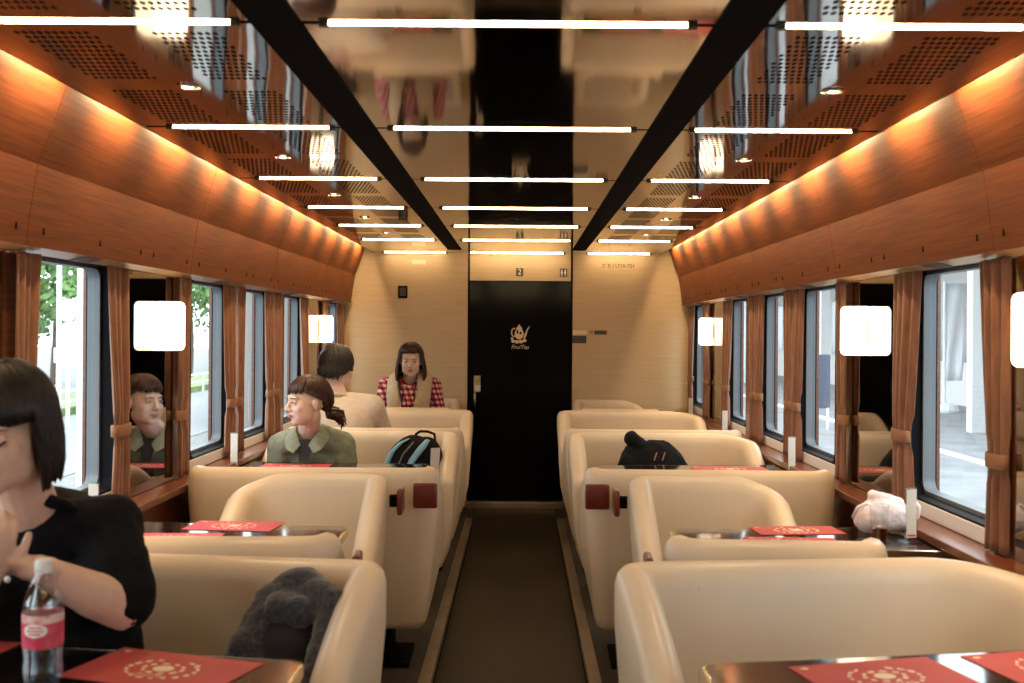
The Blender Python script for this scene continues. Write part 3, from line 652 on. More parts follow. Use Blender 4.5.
# ------------------------------------------------------------------ table items
matp = mat('red_paper_placemat', (0.52,0.050,0.040), 0.62)
noise_var(matp, (0.45,0.055,0.046), (0.52,0.072,0.060), (1,1,1), 8.0, 3)
pinkp = mat('pink_red_paper_placemat', (0.60,0.07,0.10), 0.6)
def placemat(x, y, w, d, rz, label, m=None):
    t = thing('placemat', label, 'placemat', (x, y, TZ+0.0004), rz, 'printed red paper placemats')
    obj('sheet', MB().box(-w/2, w/2, -d/2, d/2, 0, 0.0012), m or matp, t)
    e = MB(); z0 = 0.0015
    rnd = random.Random(int(abs(x*100)+y*31))
    def dot(cx, cy, rx, ry, a=0, n=8):
        e.cap([(cx+rx*math.cos(2*PI*k/n)*math.cos(a)-ry*math.sin(2*PI*k/n)*math.sin(a), cy+rx*math.cos(2*PI*k/n)*math.sin(a)+ry*math.sin(2*PI*k/n)*math.cos(a), z0) for k in range(n)])
    for k in range(18):                       # wreath of leaves and fruit
        a = 2*PI*k/18
        if k in (4, 5): continue
        dot(0.072*math.cos(a), 0.055*math.sin(a), rnd.uniform(0.005,0.010), rnd.uniform(0.003,0.006), a+PI/2+rnd.uniform(-0.5,0.5))
    for k in range(10): dot(0.042*math.cos(2*PI*k/10), 0.004+0.029*math.sin(2*PI*k/10), rnd.uniform(0.006,0.010), rnd.uniform(0.004,0.006), 2*PI*k/10+PI/2)
    dot(0, 0.004, 0.022, 0.018, 0, 14)
    dot(-w/2+0.025, d/2-0.02, 0.009, 0.006, 0, 10)
    pr_ = obj('printed_emblem', e, M['cream_ink'], t); pr_['kind'] = 'stuff'
    me = text_mesh('FruiTea', 0.022, ext=0.0, shear=0.3); link('printed_lettering', me, M['cream_ink'], t, (0, -0.0395, z0+0.0003))
    return t
D14 = math.radians(14)
placemat(-0.66, 2.135, 0.33, 0.20, -math.radians(18), 'red printed placemat right of the bottle on the nearest left table')
placemat(-1.18, 2.27, 0.32, 0.20, -math.radians(12), 'red placemat behind the bottle at the left picture edge')
placemat(0.74, 2.12, 0.31, 0.20, D14, 'red printed placemat nearest the aisle on the nearest right table')
placemat(1.10, 2.20, 0.28, 0.20, D14, 'red placemat in the bottom right picture corner')
placemat(0.965, 3.70, 0.29, 0.15, math.radians(5), 'red placemat on the second right table, the far one by the cup')
placemat(0.90, 3.49, 0.29, 0.16, math.radians(-2), 'red placemat on the second right table, the near one')
placemat(-0.93, 3.71, 0.30, 0.17, -math.radians(5), 'red placemat on the second left table, the far one', pinkp)
placemat(-1.07, 3.49, 0.30, 0.16, math.radians(2), 'pink red placemat on the second left table, the near one', pinkp)
placemat(-1.06, 5.36, 0.33, 0.20, 0, 'pink red placemat before the green-shirted woman', pinkp)
placemat(-0.62, 5.10, 0.26, 0.18, 0, 'red placemat before the blue backpack', pinkp)
placemat(1.06, 5.36, 0.36, 0.20, 0, 'red placemat on the third right table, the far one')
placemat(0.88, 5.12, 0.30, 0.18, 0, 'red placemat on the third right table, near the black bag')
for s, sd in ((-1, 'left'), (1, 'right')):
    placemat(s*1.10, 7.10, 0.32, 0.24, 0, 'red placemat by the window on the fourth %s table' % sd)
    placemat(s*0.70, 7.05, 0.32, 0.24, 0, 'red placemat by the aisle on the fourth %s table' % sd)
# bottle
bx_, by_ = -0.855, 2.05
pet = glass_mat('clear_pet', (0.90,0.92,0.93), 0.30)
t = thing('drink_bottle', 'clear plastic drink bottle with white cap and pink label', 'bottle', (bx_, by_, TZ+0.0004))
prof = [(0.020,0.004),(0.030,0.0),(0.035,0.010),(0.036,0.03),(0.034,0.05),(0.036,0.07),(0.036,0.135),(0.035,0.15),(0.030,0.17),(0.022,0.190),(0.014,0.205),(0.0125,0.212)]
obj('bottle_body', MB().lathe(prof, seg=32, capt=False), pet, t, smooth=True)
obj('drink', MB().lathe([(0.0180,0.006),(0.033,0.011),(0.0342,0.03),(0.0322,0.05),(0.034,0.07)], seg=28), glass_mat('clear_drink', (0.80,0.84,0.86), 0.1), t, smooth=True, sharp=40)
obj('cap', MB().lathe([(0.0150,0.207),(0.0155,0.209),(0.0155,0.228),(0.014,0.231)], seg=24), M['white'], t, smooth=True, sharp=40)
lb = noise_var(mat('pink_label', (0.62,0.05,0.09), 0.4), (0.55,0.02,0.06), (0.72,0.12,0.18), (1,1,1), 30, 2)
lab = obj('label_sleeve', MB().lathe([(0.0365,0.072),(0.0365,0.118)], seg=32, capb=False, capt=False), lb, t, smooth=True)
obj('label_top_band', MB().lathe([(0.03655,0.118),(0.0365,0.134)], seg=32, capb=False, capt=False), noise_var(mat('label_light', (0.75,0.45,0.45), 0.4), (0.75,0.20,0.25), (0.80,0.62,0.55), (1,1,1), 45, 2, 0.4, 0.6), lab, smooth=True)
e = MB(); e.grid([[(0.0372*math.sin(u*0.62*math.sqrt(max(0,1-(v)**2))), -0.0372*math.cos(u*0.62*math.sqrt(max(0,1-v**2))), 0.106+0.013*v) for u in [-1+2*i/12 for i in range(13)]] for v in [-1+2*j/8 for j in range(9)]]); obj('label_oval', e, M['white_ink'], lab, smooth=True)
for k, zz in enumerate((0.112, 0.106, 0.100)):
    e = MB(); w_ = (0.34, 0.42, 0.30)[k]; e.grid([[(0.0375*math.sin(-w_+2*w_*i/8), -0.0375*math.cos(-w_+2*w_*i/8), zz+q) for i in range(9)] for q in (-0.0015, 0.0015)]); obj('label_print', e, lb, lab)
# cup
t = thing('iced_tea_cup', 'clear plastic cup of dark iced tea on the second right table', 'cup', (1.158, 3.44, TZ+0.0004))
obj('cup_wall', MB().lathe([(0.022,0.001),(0.030,0.125),(0.0318,0.127),(0.0312,0.129),(0.0292,0.127),(0.0212,0.003)], seg=28, capt=True), M['clear'], t, smooth=True, sharp=40)
obj('iced_tea', MB().lathe([(0.0205,0.004),(0.0238,0.056)], seg=24), mat('cola', (0.055,0.014,0.005), 0.12, spec=0.5), t, smooth=True, sharp=40)
obj('ice_cube', rbox(-0.011,0.010,-0.012,0.008,0.045,0.062), mat('ice', (0.45,0.22,0.10), 0.2), t, bevel=0.003, rot=(0,0,0.4))
# menu stands
acr = glass_mat('acrylic', (0.90,0.92,0.90), 0.25)
def menu_stand(x, y, rz, label, prnt=True):
    t = thing('menu_stand', label, 'menu stand', (x, y, TZ+0.0004), rz, 'clear acrylic menu stands')
    obj('acrylic_sheet', MB().box(-0.020, 0.020, -0.002, 0.002, 0, 0.172), acr, t); obj('base', rbox(-0.028, 0.028, -0.03, 0.03, 0, 0.003), acr, t)
    obj('menu_card', MB().box(-0.018, 0.018, -0.0032, -0.0022, 0.012, 0.166), mat('menu_paper', (0.66,0.64,0.60), 0.5), t)
    if prnt: obj('card_band', MB().box(-0.014, 0.014, -0.0038, -0.0033, 0.016, 0.022), mat('red_band', (0.55,0.05,0.06), 0.5), t)
    return t
for s, sd in ((-1,'left'),(1,'right')):
    menu_stand(s*1.285 if s > 0 else -1.33, 3.52, s*0.25, 'clear menu stand on the second %s table' % sd)
    menu_stand(1.335*s, 5.27, s*0.2, 'clear menu stand on the third %s table' % sd, False)
    menu_stand(1.352*s, 7.08, s*0.2, 'clear menu stand on the hidden fourth %s table' % sd, False)
    menu_stand(1.345*s, 8.45, s*0.2, 'clear menu stand on the last %s table' % sd, False)
# --- lumps: overlapping shapes fused into one continuous surface
def fuse(name, mb, m, parent, voxel=0.006, smooth=4, loc=(0,0,0), disp=None):
    me = bpy.data.meshes.new(name); me.from_pydata([tuple(Vector(v)-Vector(loc)) for v in mb.v], [], mb.f)
    o = bpy.data.objects.new(name, me); COL.objects.link(o)
    r = o.modifiers.new('r', 'REMESH'); r.mode = 'VOXEL'; r.voxel_size = voxel; r.use_smooth_shade = True
    if smooth:
        s = o.modifiers.new('s', 'SMOOTH'); s.factor = 0.5; s.iterations = smooth
    if disp:
        tx = bpy.data.textures.new(name, 'CLOUDS'); tx.noise_scale = disp[0]; tx.noise_depth = 2
        d = o.modifiers.new('d', 'DISPLACE'); d.texture = tx; d.strength = disp[1]; d.mid_level = 0.5; d.texture_coords = 'LOCAL'
    dg = bpy.context.evaluated_depsgraph_get()
    me2 = bpy.data.meshes.new_from_object(o.evaluated_get(dg)); me2.name = name
    bpy.data.objects.remove(o); bpy.data.meshes.remove(me)
    for p in me2.polygons: p.use_smooth = True
    me2.materials.clear(); me2.materials.append(m)
    q = bpy.data.objects.new(name, me2); COL.objects.link(q); q.parent = parent
    return q
# grey coat over the aisle arm of the nearest left seat
wool = noise_var(mat('grey_wool', (0.09,0.085,0.09), 0.95, spec=0.1, sheen=0.4), (0.022,0.021,0.024), (0.075,0.072,0.075), (1,1,1), 120, 4, 0.3, 0.7, bump=0.9, bscale=160)
cl = (-0.50, 2.50, 0.482)
t = thing('wool_coat', 'crumpled dark grey wool coat in the corner of the nearest left seat', 'coat', cl)
def P3(x, y, d): return PX(x, y, d)
c_ = MB()
c_.cone(P3(292,592,2.56), 0.045, P3(308,590,2.56), 0.050).cone(P3(278,605,2.55), 0.05, P3(250,650,2.47), 0.045).cone(P3(308,592,2.55), 0.045, P3(334,600,2.50), 0.030)
c_.cone(P3(334,603,2.50), 0.032, P3(318,700,2.36), 0.040).cone(P3(336,598,2.52), 0.028, P3(325,690,2.40), 0.035)
c_.cone(P3(250,650,2.47), 0.05, P3(240,700,2.42), 0.05).cone(P3(285,612,2.50), 0.045, P3(300,612,2.49), 0.04)
obj_c = fuse('coat_folds', c_, wool, t, 0.007, 6, cl, (0.05, 0.020))
c_ = MB().cone(P3(290,650,2.52), 0.09, P3(290,760,2.48), 0.10).ell((-0.50,2.49,0.53), (0.15,0.13,0.05))
fuse('coat_lining', c_, mat('dark_lining', (0.018,0.017,0.019), 0.8), t, 0.008, 4, cl, (0.06, 0.012))
# blue and black backpack
bk = (-0.575, 5.80, 0.482)
t = thing('backpack', 'black and light blue backpack on the left seat beside the green-shirted woman', 'backpack', bk)
blk = noise_var(mat('black_nylon', (0.006,0.006,0.007), 0.7, spec=0.2), (0.004,0.004,0.005), (0.008,0.008,0.009), (1,1,1), 40, 3, bump=0.3, bscale=60)
blu = mat('light_blue_nylon', (0.24,0.50,0.68), 0.6)
tilt = Matrix.Translation(Vector((0,0,0.0))) @ Matrix.Rotation(math.radians(8), 4, 'Y')
b_ = MB().ell((0.0,0.0,0.19), (0.150,0.115,0.25)).ell((0,0,0.10), (0.155,0.12,0.12)).ell((0.065,-0.01,0.31), (0.095,0.085,0.13)).ell((-0.05,-0.02,0.27), (0.085,0.085,0.13)).xform(tilt)
fuse('bag_body', b_, blk, t, 0.007, 4)
def arc(pts, r, mm, nm): obj(nm, MB().tube([tilt @ Vector(p) for p in pts], r, 8), mm, t, smooth=True)
def panel(pts, w, mm, nm):
    rows = []
    for i, (p, ww) in enumerate(zip(pts, w)):
        p = Vector(p); rows.append([tilt @ (p+Vector((-ww,0.006,0))), tilt @ (p+Vector((-ww*0.5,-0.006,0))), tilt @ (p+Vector((ww*0.5,-0.006,0))), tilt @ (p+Vector((ww,0.006,0))), tilt @ (p+Vector((0,0.03,0)))])
    obj(nm, MB().grid(rows, close_u=True).cap(rows[0]).cap(rows[-1][::-1]), mm, t, smooth=True)
panel([(-0.128,-0.09,0.14),(-0.127,-0.09,0.25),(-0.105,-0.085,0.34),(-0.065,-0.075,0.395),(-0.03,-0.06,0.42)], [0.013,0.014,0.014,0.012,0.006], blu, 'blue_side_panel')
panel([(-0.03,-0.122,0.16),(-0.015,-0.122,0.24),(0.01,-0.112,0.32),(0.045,-0.098,0.385),(0.07,-0.075,0.43)], [0.008,0.013,0.019,0.021,0.013], blu, 'blue_strap')
panel([(0.125,-0.09,0.16),(0.122,-0.09,0.26),(0.112,-0.08,0.34)], [0.010,0.012,0.008], blu, 'blue_edge_panel')
panel([(0.035,-0.128,0.10),(0.04,-0.126,0.17),(0.05,-0.122,0.215)], [0.05,0.045,0.02], mat('grey_mesh', (0.16,0.17,0.18), 0.8), 'mesh_pocket')
arc([(0.0,0,0.42),(0.0,-0.01,0.445),(0.02,-0.01,0.462),(0.06,-0.01,0.466),(0.095,-0.01,0.458),(0.105,0,0.42)], 0.007, blk, 'carry_handle')
arc([(-0.075,-0.10,0.13),(-0.07,-0.108,0.24),(-0.045,-0.10,0.34),(0.0,-0.085,0.41)], 0.004, mat('zip_grey', (0.2,0.2,0.2), 0.4), 'zip')
tag(obj('paper_tag', rbox(-0.025, 0.025, -0.001, 0.001, 0, 0.12), M['white'], loc=(-0.405, 5.655, 0.745), rot=(0.1,0,0.5)), 'white paper card tucked beside the blue backpack', 'card')
# black bag
bb = (0.73, 5.80, 0.482)
t = thing('shoulder_bag', 'black soft bag with top handle on the right seat', 'bag', bb)
b_ = MB().ell((0.02,0,0.17), (0.19,0.12,0.25)).ell((-0.08,0.0,0.22), (0.10,0.10,0.20)).ell((0.10,0.0,0.12), (0.115,0.11,0.22)).cone((-0.07,-0.02,0.39), 0.045, (-0.115,-0.03,0.43), 0.038).cone((-0.13,-0.05,0.30), 0.05, (-0.165,-0.05,0.28), 0.025).cone((-0.12,-0.06,0.2), 0.05, (-0.17,-0.05,0.19), 0.03)
fuse('bag_body', b_, blk, t, 0.007, 3, (0,0,0), (0.05, 0.014))
for k, (x0, x1) in enumerate(((0.010,-0.005),(0.052,0.037))): obj('zip', MB().tube([(x0,-0.128+k*0.001,0.365),(x1,-0.140,0.325)], 0.003, 6), mat('tan_zip', (0.45,0.22,0.12), 0.5), t)
obj('badge', MB().ell((0.125,-0.118,0.26),(0.014,0.005,0.011)), mat('badge_grey', (0.25,0.22,0.2), 0.3), t, smooth=True)
obj('strap', MB().tube([(-0.07,-0.125,0.12),(-0.055,-0.142,0.22),(-0.045,-0.135,0.27)], 0.006, 6), mat('strap_grey', (0.05,0.055,0.055), 0.5), t)
# pink towel pouch
tw = (1.235, 3.655, TZ+0.0005)
t = thing('towel_pouch', 'rolled pale pink towel pouch beside the cup at the window', 'towel', tw)
pk = noise_var(mat('pale_pink_towel', (0.70,0.52,0.55), 0.9, sheen=0.3), (0.74,0.60,0.63), (0.82,0.72,0.75), (1,1,1), 60, 3, bump=0.5, bscale=90)
b_ = MB().cone((-0.045,-0.01,0.055), 0.052, (0.055,0.02,0.055), 0.052).ell((0.0,0.0,0.075), (0.075,0.05,0.045)).cone((-0.02,0.0,0.10), 0.020, (-0.03,0.0,0.128), 0.017).cone((-0.03,0.0,0.128), 0.017, (0.0,-0.005,0.120), 0.018).cone((0.0,-0.005,0.125), 0.016, (0.06,0.0,0.105), 0.016)
fuse('towel_roll', b_, pk, t, 0.005, 3, (0,0,0), (0.03, 0.010))
obj('loop', MB().tube([(0.085,0,0.11),(0.105,-0.005,0.11),(0.118,-0.01,0.09),(0.115,-0.01,0.06),(0.10,0,0.045)], 0.010, 10), pk, t, smooth=True)
obj('trim_band', MB().tube([(-0.097,-0.012,0.055),(-0.09,-0.035,0.09),(-0.06,-0.045,0.108)], 0.006, 8), pk, t, smooth=True)
# ------------------------------------------------------------------ people
def skin_mat(name, c):
    m = mat(name, c, 0.48, spec=0.35, sub=0.12); return noise_var(m, tuple(v*0.93 for v in c), tuple(min(1, v*1.06) for v in c), (1,1,1), 25, 3)
def hair_mat(name, c, hi):
    return noise_var(mat(name, c, 0.38, spec=0.45), c, hi, (60,60,6), 3.0, 4, 0.35, 0.75, bump=0.5)
def head_prims(mb, X, face=1.0):
    """X: head matrix (face looks to local -Y)"""
    R3_ = X.to_3x3(); S = X.to_scale()[0]
    def e(c, r, rot=None):
        Mx = R3_ if rot is None else R3_ @ rot
        mb.ell(X @ Vector(c), r, Mx, 20, 14)
    def k(p, r0, q, r1): mb.cone(X @ Vector(p), r0*S, X @ Vector(q), r1*S, 12)
    e((0,0.012,0.035), (0.073,0.090,0.085)); e((0,-0.028,-0.015), (0.064,0.060,0.085)); e((0,-0.040,-0.062), (0.050,0.044,0.042))
    e((0,-0.066,-0.088), (0.022,0.018,0.017)); e((0,-0.074,0.030), (0.050,0.018,0.017))
    for s in (-1, 1):
        e((s*0.034,-0.060,-0.024), (0.028,0.025,0.030)); e((s*0.010,-0.096,-0.027), (0.009,0.010,0.008))
        e((s*0.074,0.010,-0.004), (0.008,0.016,0.027), Matrix.Rotation(s*-0.35, 3, 'Z'))
        e((s*0.031,-0.078,0.008), (0.017,0.009,0.011)); e((s*0.038,-0.030,-0.056), (0.024,0.040,0.034)); e((s*0.034,-0.048,-0.042), (0.027,0.030,0.040))
    k((0,-0.082,0.022), 0.009, (0,-0.104,-0.020), 0.0115); e((0,-0.106,-0.022), (0.012,0.011,0.010))
    e((0,-0.084,-0.050), (0.022,0.012,0.007)); e((0,-0.083,-0.060), (0.019,0.012,0.008)); e((0,-0.066,-0.045), (0.034,0.024,0.03))
def face_parts(t, X, off, irisc, browc, lipc, closed=False):
    lr, lz = (0.0026, -0.006) if closed else (0.0013, 0.0)
    inv = Matrix.Translation(-Vector(off))
    def put(nm, mb, m): return obj(nm, mb.xform(inv @ X), m, t, smooth=True)
    wm = mat('eye_white', (0.70,0.66,0.62), 0.25); im = mat('iris', irisc, 0.15); bm_ = mat('brow', browc, 0.8); lm = mat('lips', lipc, 0.45)
    for s in (-1, 1):
        if not closed:
            e = put('eye', MB().ell((s*0.031,-0.0855,0.0065), (0.0125,0.0045,0.0055)), wm)
            obj('iris', MB().ell((s*0.031,-0.0895,0.0065), (0.0052,0.0016,0.0052)).xform(inv @ X), im, e, smooth=True)
        put('eyelid', MB().tube([(s*(0.031-0.014),-0.0865,0.007+lz*0.3), (s*(0.031-0.006),-0.0905,0.0125+2*lz), (s*(0.031+0.006),-0.0895,0.0125+2*lz), (s*(0.031+0.015),-0.0825,0.0075+lz*0.3)], lr, 6), bm_)
        put('eyebrow', MB().tube([(s*0.015,-0.0935,0.026), (s*0.028,-0.0920,0.030), (s*0.041,-0.0850,0.029), (s*0.050,-0.0775,0.025)], [0.0016,0.0019,0.0016,0.0007], 6), bm_)
    put('upper_lip', MB().tube([(-0.020,-0.0875,-0.054), (-0.009,-0.0960,-0.0505), (0,-0.0968,-0.0520), (0.009,-0.0960,-0.0505), (0.020,-0.0875,-0.054)], [0.001,0.0038,0.0034,0.0038,0.001], 8), lm)
    put('lower_lip', MB().tube([(-0.018,-0.0875,-0.0555), (-0.008,-0.0950,-0.0600), (0.008,-0.0950,-0.0600), (0.018,-0.0875,-0.0555)], [0.001,0.0045,0.0045,0.001], 8), lm)
def hair(t, X, off, m, seed, length, bangs, part=0.0, back_len=None, lift=1.0, gather=None, nlock=190, face_gap=0.95, bang_z=0.045, bulge=0.012, lockr=0.0065):
    """locks that follow the skull from the crown and hang; length(phi) gives the end height (local z)"""
    inv = Matrix.Translation(-Vector(off)); rnd = random.Random(seed); mb = MB()
    C = Vector((0, 0.014, 0.036)); R = Vector((0.082*lift, 0.098*lift, 0.092*lift))
    # cap under the locks, only where hair grows
    rows = []
    for i in range(15):
        row = []
        for j in range(32):
            ph = 2*PI*j/32; fr = (1+math.cos(ph))/2         # ph=0 is the front (-Y)
            tmax = PI*(0.64 - 0.30*fr**1.6) if bangs else PI*(0.64-0.33*fr**1.3)
            th = tmax*i/14
            d = Vector((math.sin(th)*math.sin(ph), -math.sin(th)*math.cos(ph), math.cos(th)))
            row.append(C + Vector((d.x*R.x, d.y*R.y, d.z*R.z))*0.985)
        rows.append(row)
    mb.grid(rows, close_u=True)
    for n in range(nlock):
        ph = 2*PI*(n+rnd.random())/nlock; ph = (ph+PI) % (2*PI) - PI; fr = abs(ph)/PI     # 0 front .. 1 back
        zend = length(ph) + rnd.uniform(-0.012, 0.012)
        pts = []; rr = []
        t0 = 0.10+0.25*rnd.random(); k = 0
        lift2 = 1.0 + rnd.uniform(0.0, 0.035)
        ph0 = ph + part*0.35*math.sin(ph)
        for q in range(12):
            th = t0 + (PI*(0.52 if zend < -0.08 else 0.60)-t0)*q/11
            d = Vector((math.sin(th)*math.sin(ph0), -math.sin(th)*math.cos(ph0), math.cos(th)))
            p = C + Vector((d.x*R.x, d.y*R.y, d.z*R.z))*lift2
            if p.z < zend or (abs(ph) < face_gap and p.z < bang_z+rnd.uniform(-0.008,0.008)): break
            pts.append(p)
        if len(pts) < 3: continue
        if abs(ph) >= face_gap and zend < pts[-1].z-0.01:
            p = pts[-1].copy(); drop = p.z-zend; ns = max(2, int(drop/0.02))
            out = Vector((math.sin(ph0), -math.cos(ph0), 0))
            for q in range(1, ns+1):
                f = q/ns; v = Vector((p.x, p.y, p.z-drop*f)) + out*(bulge*math.sin(f*PI*0.9)+ (0.012*f*f if seed % 2 else -0.010*f*f)) + Vector((rnd.uniform(-0.002,0.002), rnd.uniform(-0.002,0.002), 0))
                pts.append(v)
        if gather is not None and abs(ph) > 0.9:
            g = Vector(gather); k0 = max(2, int(len(pts)*0.55)); base = pts[:k0]; p = base[-1]
            pts = base + [p.lerp(g, f) + (p.lerp(g, f)-C).normalized()*0.022*math.sin(f*PI) for f in (0.25,0.5,0.75,1.0)]
        L_ = len(pts); rad = [lockr*min(1.0, 0.5+i*0.3)*(1.0 if i < L_-2 else (0.7 if i == L_-2 else 0.25)) for i in range(L_)]
        mb.tube(pts, rad, 5)
    return obj('hair', mb.xform(inv @ X), m, t, smooth=True)
def hand(mb, Wp, d, n, side, curl=0.5, S=1.0, spread=1.0, thumb_in=0.4):
    """Wp wrist, d pointing along the hand, n palm normal (palm side); side +1/-1 thumb side"""
    d = Vector(d).normalized(); n = Vector(n); n = (n - d*n.dot(d)).normalized(); a = d.cross(n)*side
    Wp = Vector(Wp)
    Rm = Matrix((a, d, n)).transposed()
    mb.ell(Wp+d*0.048*S, (0.038*S, 0.052*S, 0.016*S), Rm, 16, 12); mb.ell(Wp+d*0.062*S, (0.041*S,0.030*S,0.014*S), Rm, 16, 12)
    mb.cone(Wp-d*0.02, 0.026*S, Wp+d*0.02*S, 0.026*S)
    for i, (o, L) in enumerate(((0.030,0.068),(0.010,0.077),(-0.010,0.072),(-0.029,0.057))):
        p = Wp + d*(0.082-abs(o)*0.15)*S + a*o*S; ang = 0.15; dd = (d + a*o*1.5*spread).normalized(); r = 0.0092*S
        for seg, f in ((0,0.45),(1,0.32),(2,0.23)):
            ang += curl*(0.9 if seg else 0.6)
            v = dd*math.cos(ang)+n*math.sin(ang); q = p+v*L*f*S
            mb.cone(p, r, q, r*0.92, 10); p = q; r *= 0.92
    p = Wp+d*0.022*S+a*0.028*S; v = (d*0.65+a*0.75+n*0.25*thumb_in).normalized()
    q = p+v*0.040*S; mb.cone(p, 0.0135*S, q, 0.0105*S, 10)
    v2 = (d*0.95+a*(0.35-thumb_in*0.5)+n*0.45*thumb_in).normalized(); q2 = q+v2*0.032*S; mb.cone(q, 0.0105*S, q2, 0.0085*S, 10)
def body_prims(mb, J, inflate=0.0, torso=True, arms=('l','r'), upto='hand', neck=True, legs=True):
    g = inflate
    if torso:
        ch, pe = Vector(J['chest']), Vector(J['pelvis'])
        sl, sr = Vector(J['shl']), Vector(J['shr'])
        ax = (sr-sl).normalized(); up = (ch-pe).normalized(); fw = ax.cross(up); Rm = Matrix((ax, fw, up)).transposed()
        W_ = J.get('w', 1.0)
        mb.ell(ch, (0.165*W_+g, 0.115*W_+g, 0.17+g), Rm); mb.ell(ch.lerp(pe, 0.5), (0.148*W_+g, 0.108*W_+g, 0.17+g), Rm); mb.ell(pe, (0.17*W_+g, 0.13*W_+g, 0.13+g), Rm)
        nb = Vector(J['neck'])
        for s in (sl, sr):
            mb.cone(nb-up*0.045, 0.052+g*0.6, s, 0.056*W_+g); mb.cone(ch+up*0.02, 0.10+g, s-up*0.02, 0.055+g)
        if J.get('bust'):
            for k in (-1, 1): mb.ell(ch+ax*0.075*k-fw*(-0.0)+J['bust']*0.085-up*0.03, (0.07+g,0.06+g,0.07+g), Rm)
    for a in arms:
        s, e, w = (Vector(J[k+a]) for k in ('sh','el','wr'))
        W_ = J.get('w', 1.0)
        mb.cone(s, 0.053*W_+g, s.lerp(e, 0.5), 0.046*W_+g); mb.cone(s.lerp(e, 0.5), 0.046*W_+g, e, 0.040*W_+g)
        if upto in ('wrist','hand'):
            m_ = e.lerp(w, 0.35); mb.cone(e, 0.040*W_+g, m_, 0.041*W_+g); mb.cone(m_, 0.041*W_+g, w, 0.027+g)
    if legs:
        for k in ('l','r'):
            h, kn, an = Vector(J['hip'+k]), Vector(J['kn'+k]), Vector(J['an'+k])
            mb.cone(h, 0.085+g, kn, 0.055+g); mb.cone(kn, 0.055+g, kn.lerp(an, 0.35), 0.056+g); mb.cone(kn.lerp(an, 0.35), 0.056+g, an, 0.038+g)
            f = Vector(J.get('face', (0,-1,0)))
            if not g: mb.cone(an-Vector((0,0,0.03)), 0.035, an+f*0.13-Vector((0,0,0.045)), 0.027)
def sit_legs(J, x, y, face, seatz=0.54, base=PZ):
    f = Vector(face); ax = Vector((1,0,0))
    p = Vector((x, y, seatz+0.04))
    for k, s in (('l',-1),('r',1)):
        J['hip'+k] = p+ax*s*0.085+f*0.05; J['kn'+k] = p+ax*s*0.11+f*0.40; J['an'+k] = Vector((x+s*0.10, (p+f*0.36).y, base+0.085))
def rotm(yaw, pitch, roll=0, loc=(0,0,0), s=1.0):
    """yaw>0 turns the face towards image left (-X) when it looks at the camera"""
    return Matrix.Translation(loc) @ Matrix.Rotation(-yaw, 4, 'Z') @ Matrix.Rotation(pitch, 4, 'X') @ Matrix.Rotation(roll, 4, 'Y') @ Matrix.Scale(s, 4)
D = math.radians
skinA = skin_mat('skin_fair', (0.66,0.44,0.34)); skinB = skin_mat('skin_light', (0.74,0.52,0.42))

# ---- near woman in black
off = Vector((-0.97, 2.42, PZ))
t = thing('person', 'person in a black short-sleeved shirt with chin-length black hair at the left edge', 'person', off)
hp = PX(5, 436, 2.17); XA = rotm(D(2), D(12), D(-3), hp, 1.02)
J = {'pelvis': (-0.97,2.44,0.62), 'chest': (-1.0,2.44,0.93), 'neck': (-1.0,2.33,1.085), 'shl': (-1.19,2.39,1.03), 'shr': (-0.865,2.40,1.02),
     'ell': (-1.22,2.25,0.88), 'wrl': (-1.00,1.97,1.03), 'elr': (-0.785,2.27,0.885), 'wrr': PX(40,572,2.13), 'w': 1.12, 'bust': Vector((0,-1,0))}
sit_legs(J, -0.97, 2.44, (0,-1,0), 0.50)
mb = MB(); head_prims(mb, XA); mb.cone(XA @ Vector((0,0.02,-0.06)), 0.052, Vector(J['neck'])+Vector((0,0.0,-0.02)), 0.058)
body_prims(mb, J); 
wr = Vector(J['wrr']); hand(mb, wr, (-0.09,-0.015,0.012), (0.1,0.5,0.9), 1, 0.5, 0.95)
wl = PX(-8, 574, 2.09); J['wrl'] = wl
mb.cone(Vector(J['ell']), 0.042, wl, 0.029); hand(mb, wl, (0.022,-0.01,0.08), (-0.6,0.8,0.0), -1, 0.8, 0.90)
fuse('body', mb, skinA, t, 0.0042, 3, off)
face_parts(t, XA, off, (0.02,0.012,0.01), (0.02,0.014,0.012), (0.48,0.16,0.14), closed=True)
hA = hair_mat('black_hair', (0.008,0.006,0.006), (0.022,0.017,0.016))
hair(t, XA, off, hA, 4, lambda ph: -0.125+0.02*abs(math.sin(ph)), True, nlock=260, lift=1.05, face_gap=1.12, bang_z=0.022, bulge=0.002, lockr=0.0075)
blackc = noise_var(mat('black_cotton', (0.006,0.006,0.007), 0.9, spec=0.15), (0.004,0.004,0.005), (0.008,0.008,0.010), (1,1,1), 30, 3, bump=0.6, bscale=18)
mb = MB(); body_prims(mb, J, 0.016, True, (), legs=False)
for k in ('l','r'):
    s, e = Vector(J['sh'+k]), Vector(J['el'+k]); mb.cone(s, 0.072, s.lerp(e,0.45), 0.073); mb.cone(s.lerp(e,0.45), 0.073, s.lerp(e,0.88), 0.066)
sh = fuse('shirt', mb, blackc, t, 0.007, 4, off, (0.09, 0.022))
mb = MB().tube([Vector(J['neck'])+Vector((0.085*math.sin(a), 0.005-0.070*math.cos(a)-0.01, -0.005+0.035*(-math.cos(a))*-1)) for a in [2*PI*q/16 for q in range(17)]], 0.014, 8).xform(Matrix.Translation(-off)); obj('collar', mb, blackc, t, smooth=True)
bp_ = PX(9, 583, 2.27); obj('shirt_button', MB().ell(bp_-off, (0.007,0.004,0.007)), M['white'], t, smooth=True)
mb = MB()
for k in ('l','r'): mb.cone(Vector(J['hip'+k]), 0.10, Vector(J['kn'+k]), 0.072).cone(Vector(J['kn'+k]), 0.072, Vector(J['an'+k])+Vector((0,0,0.03)), 0.055)
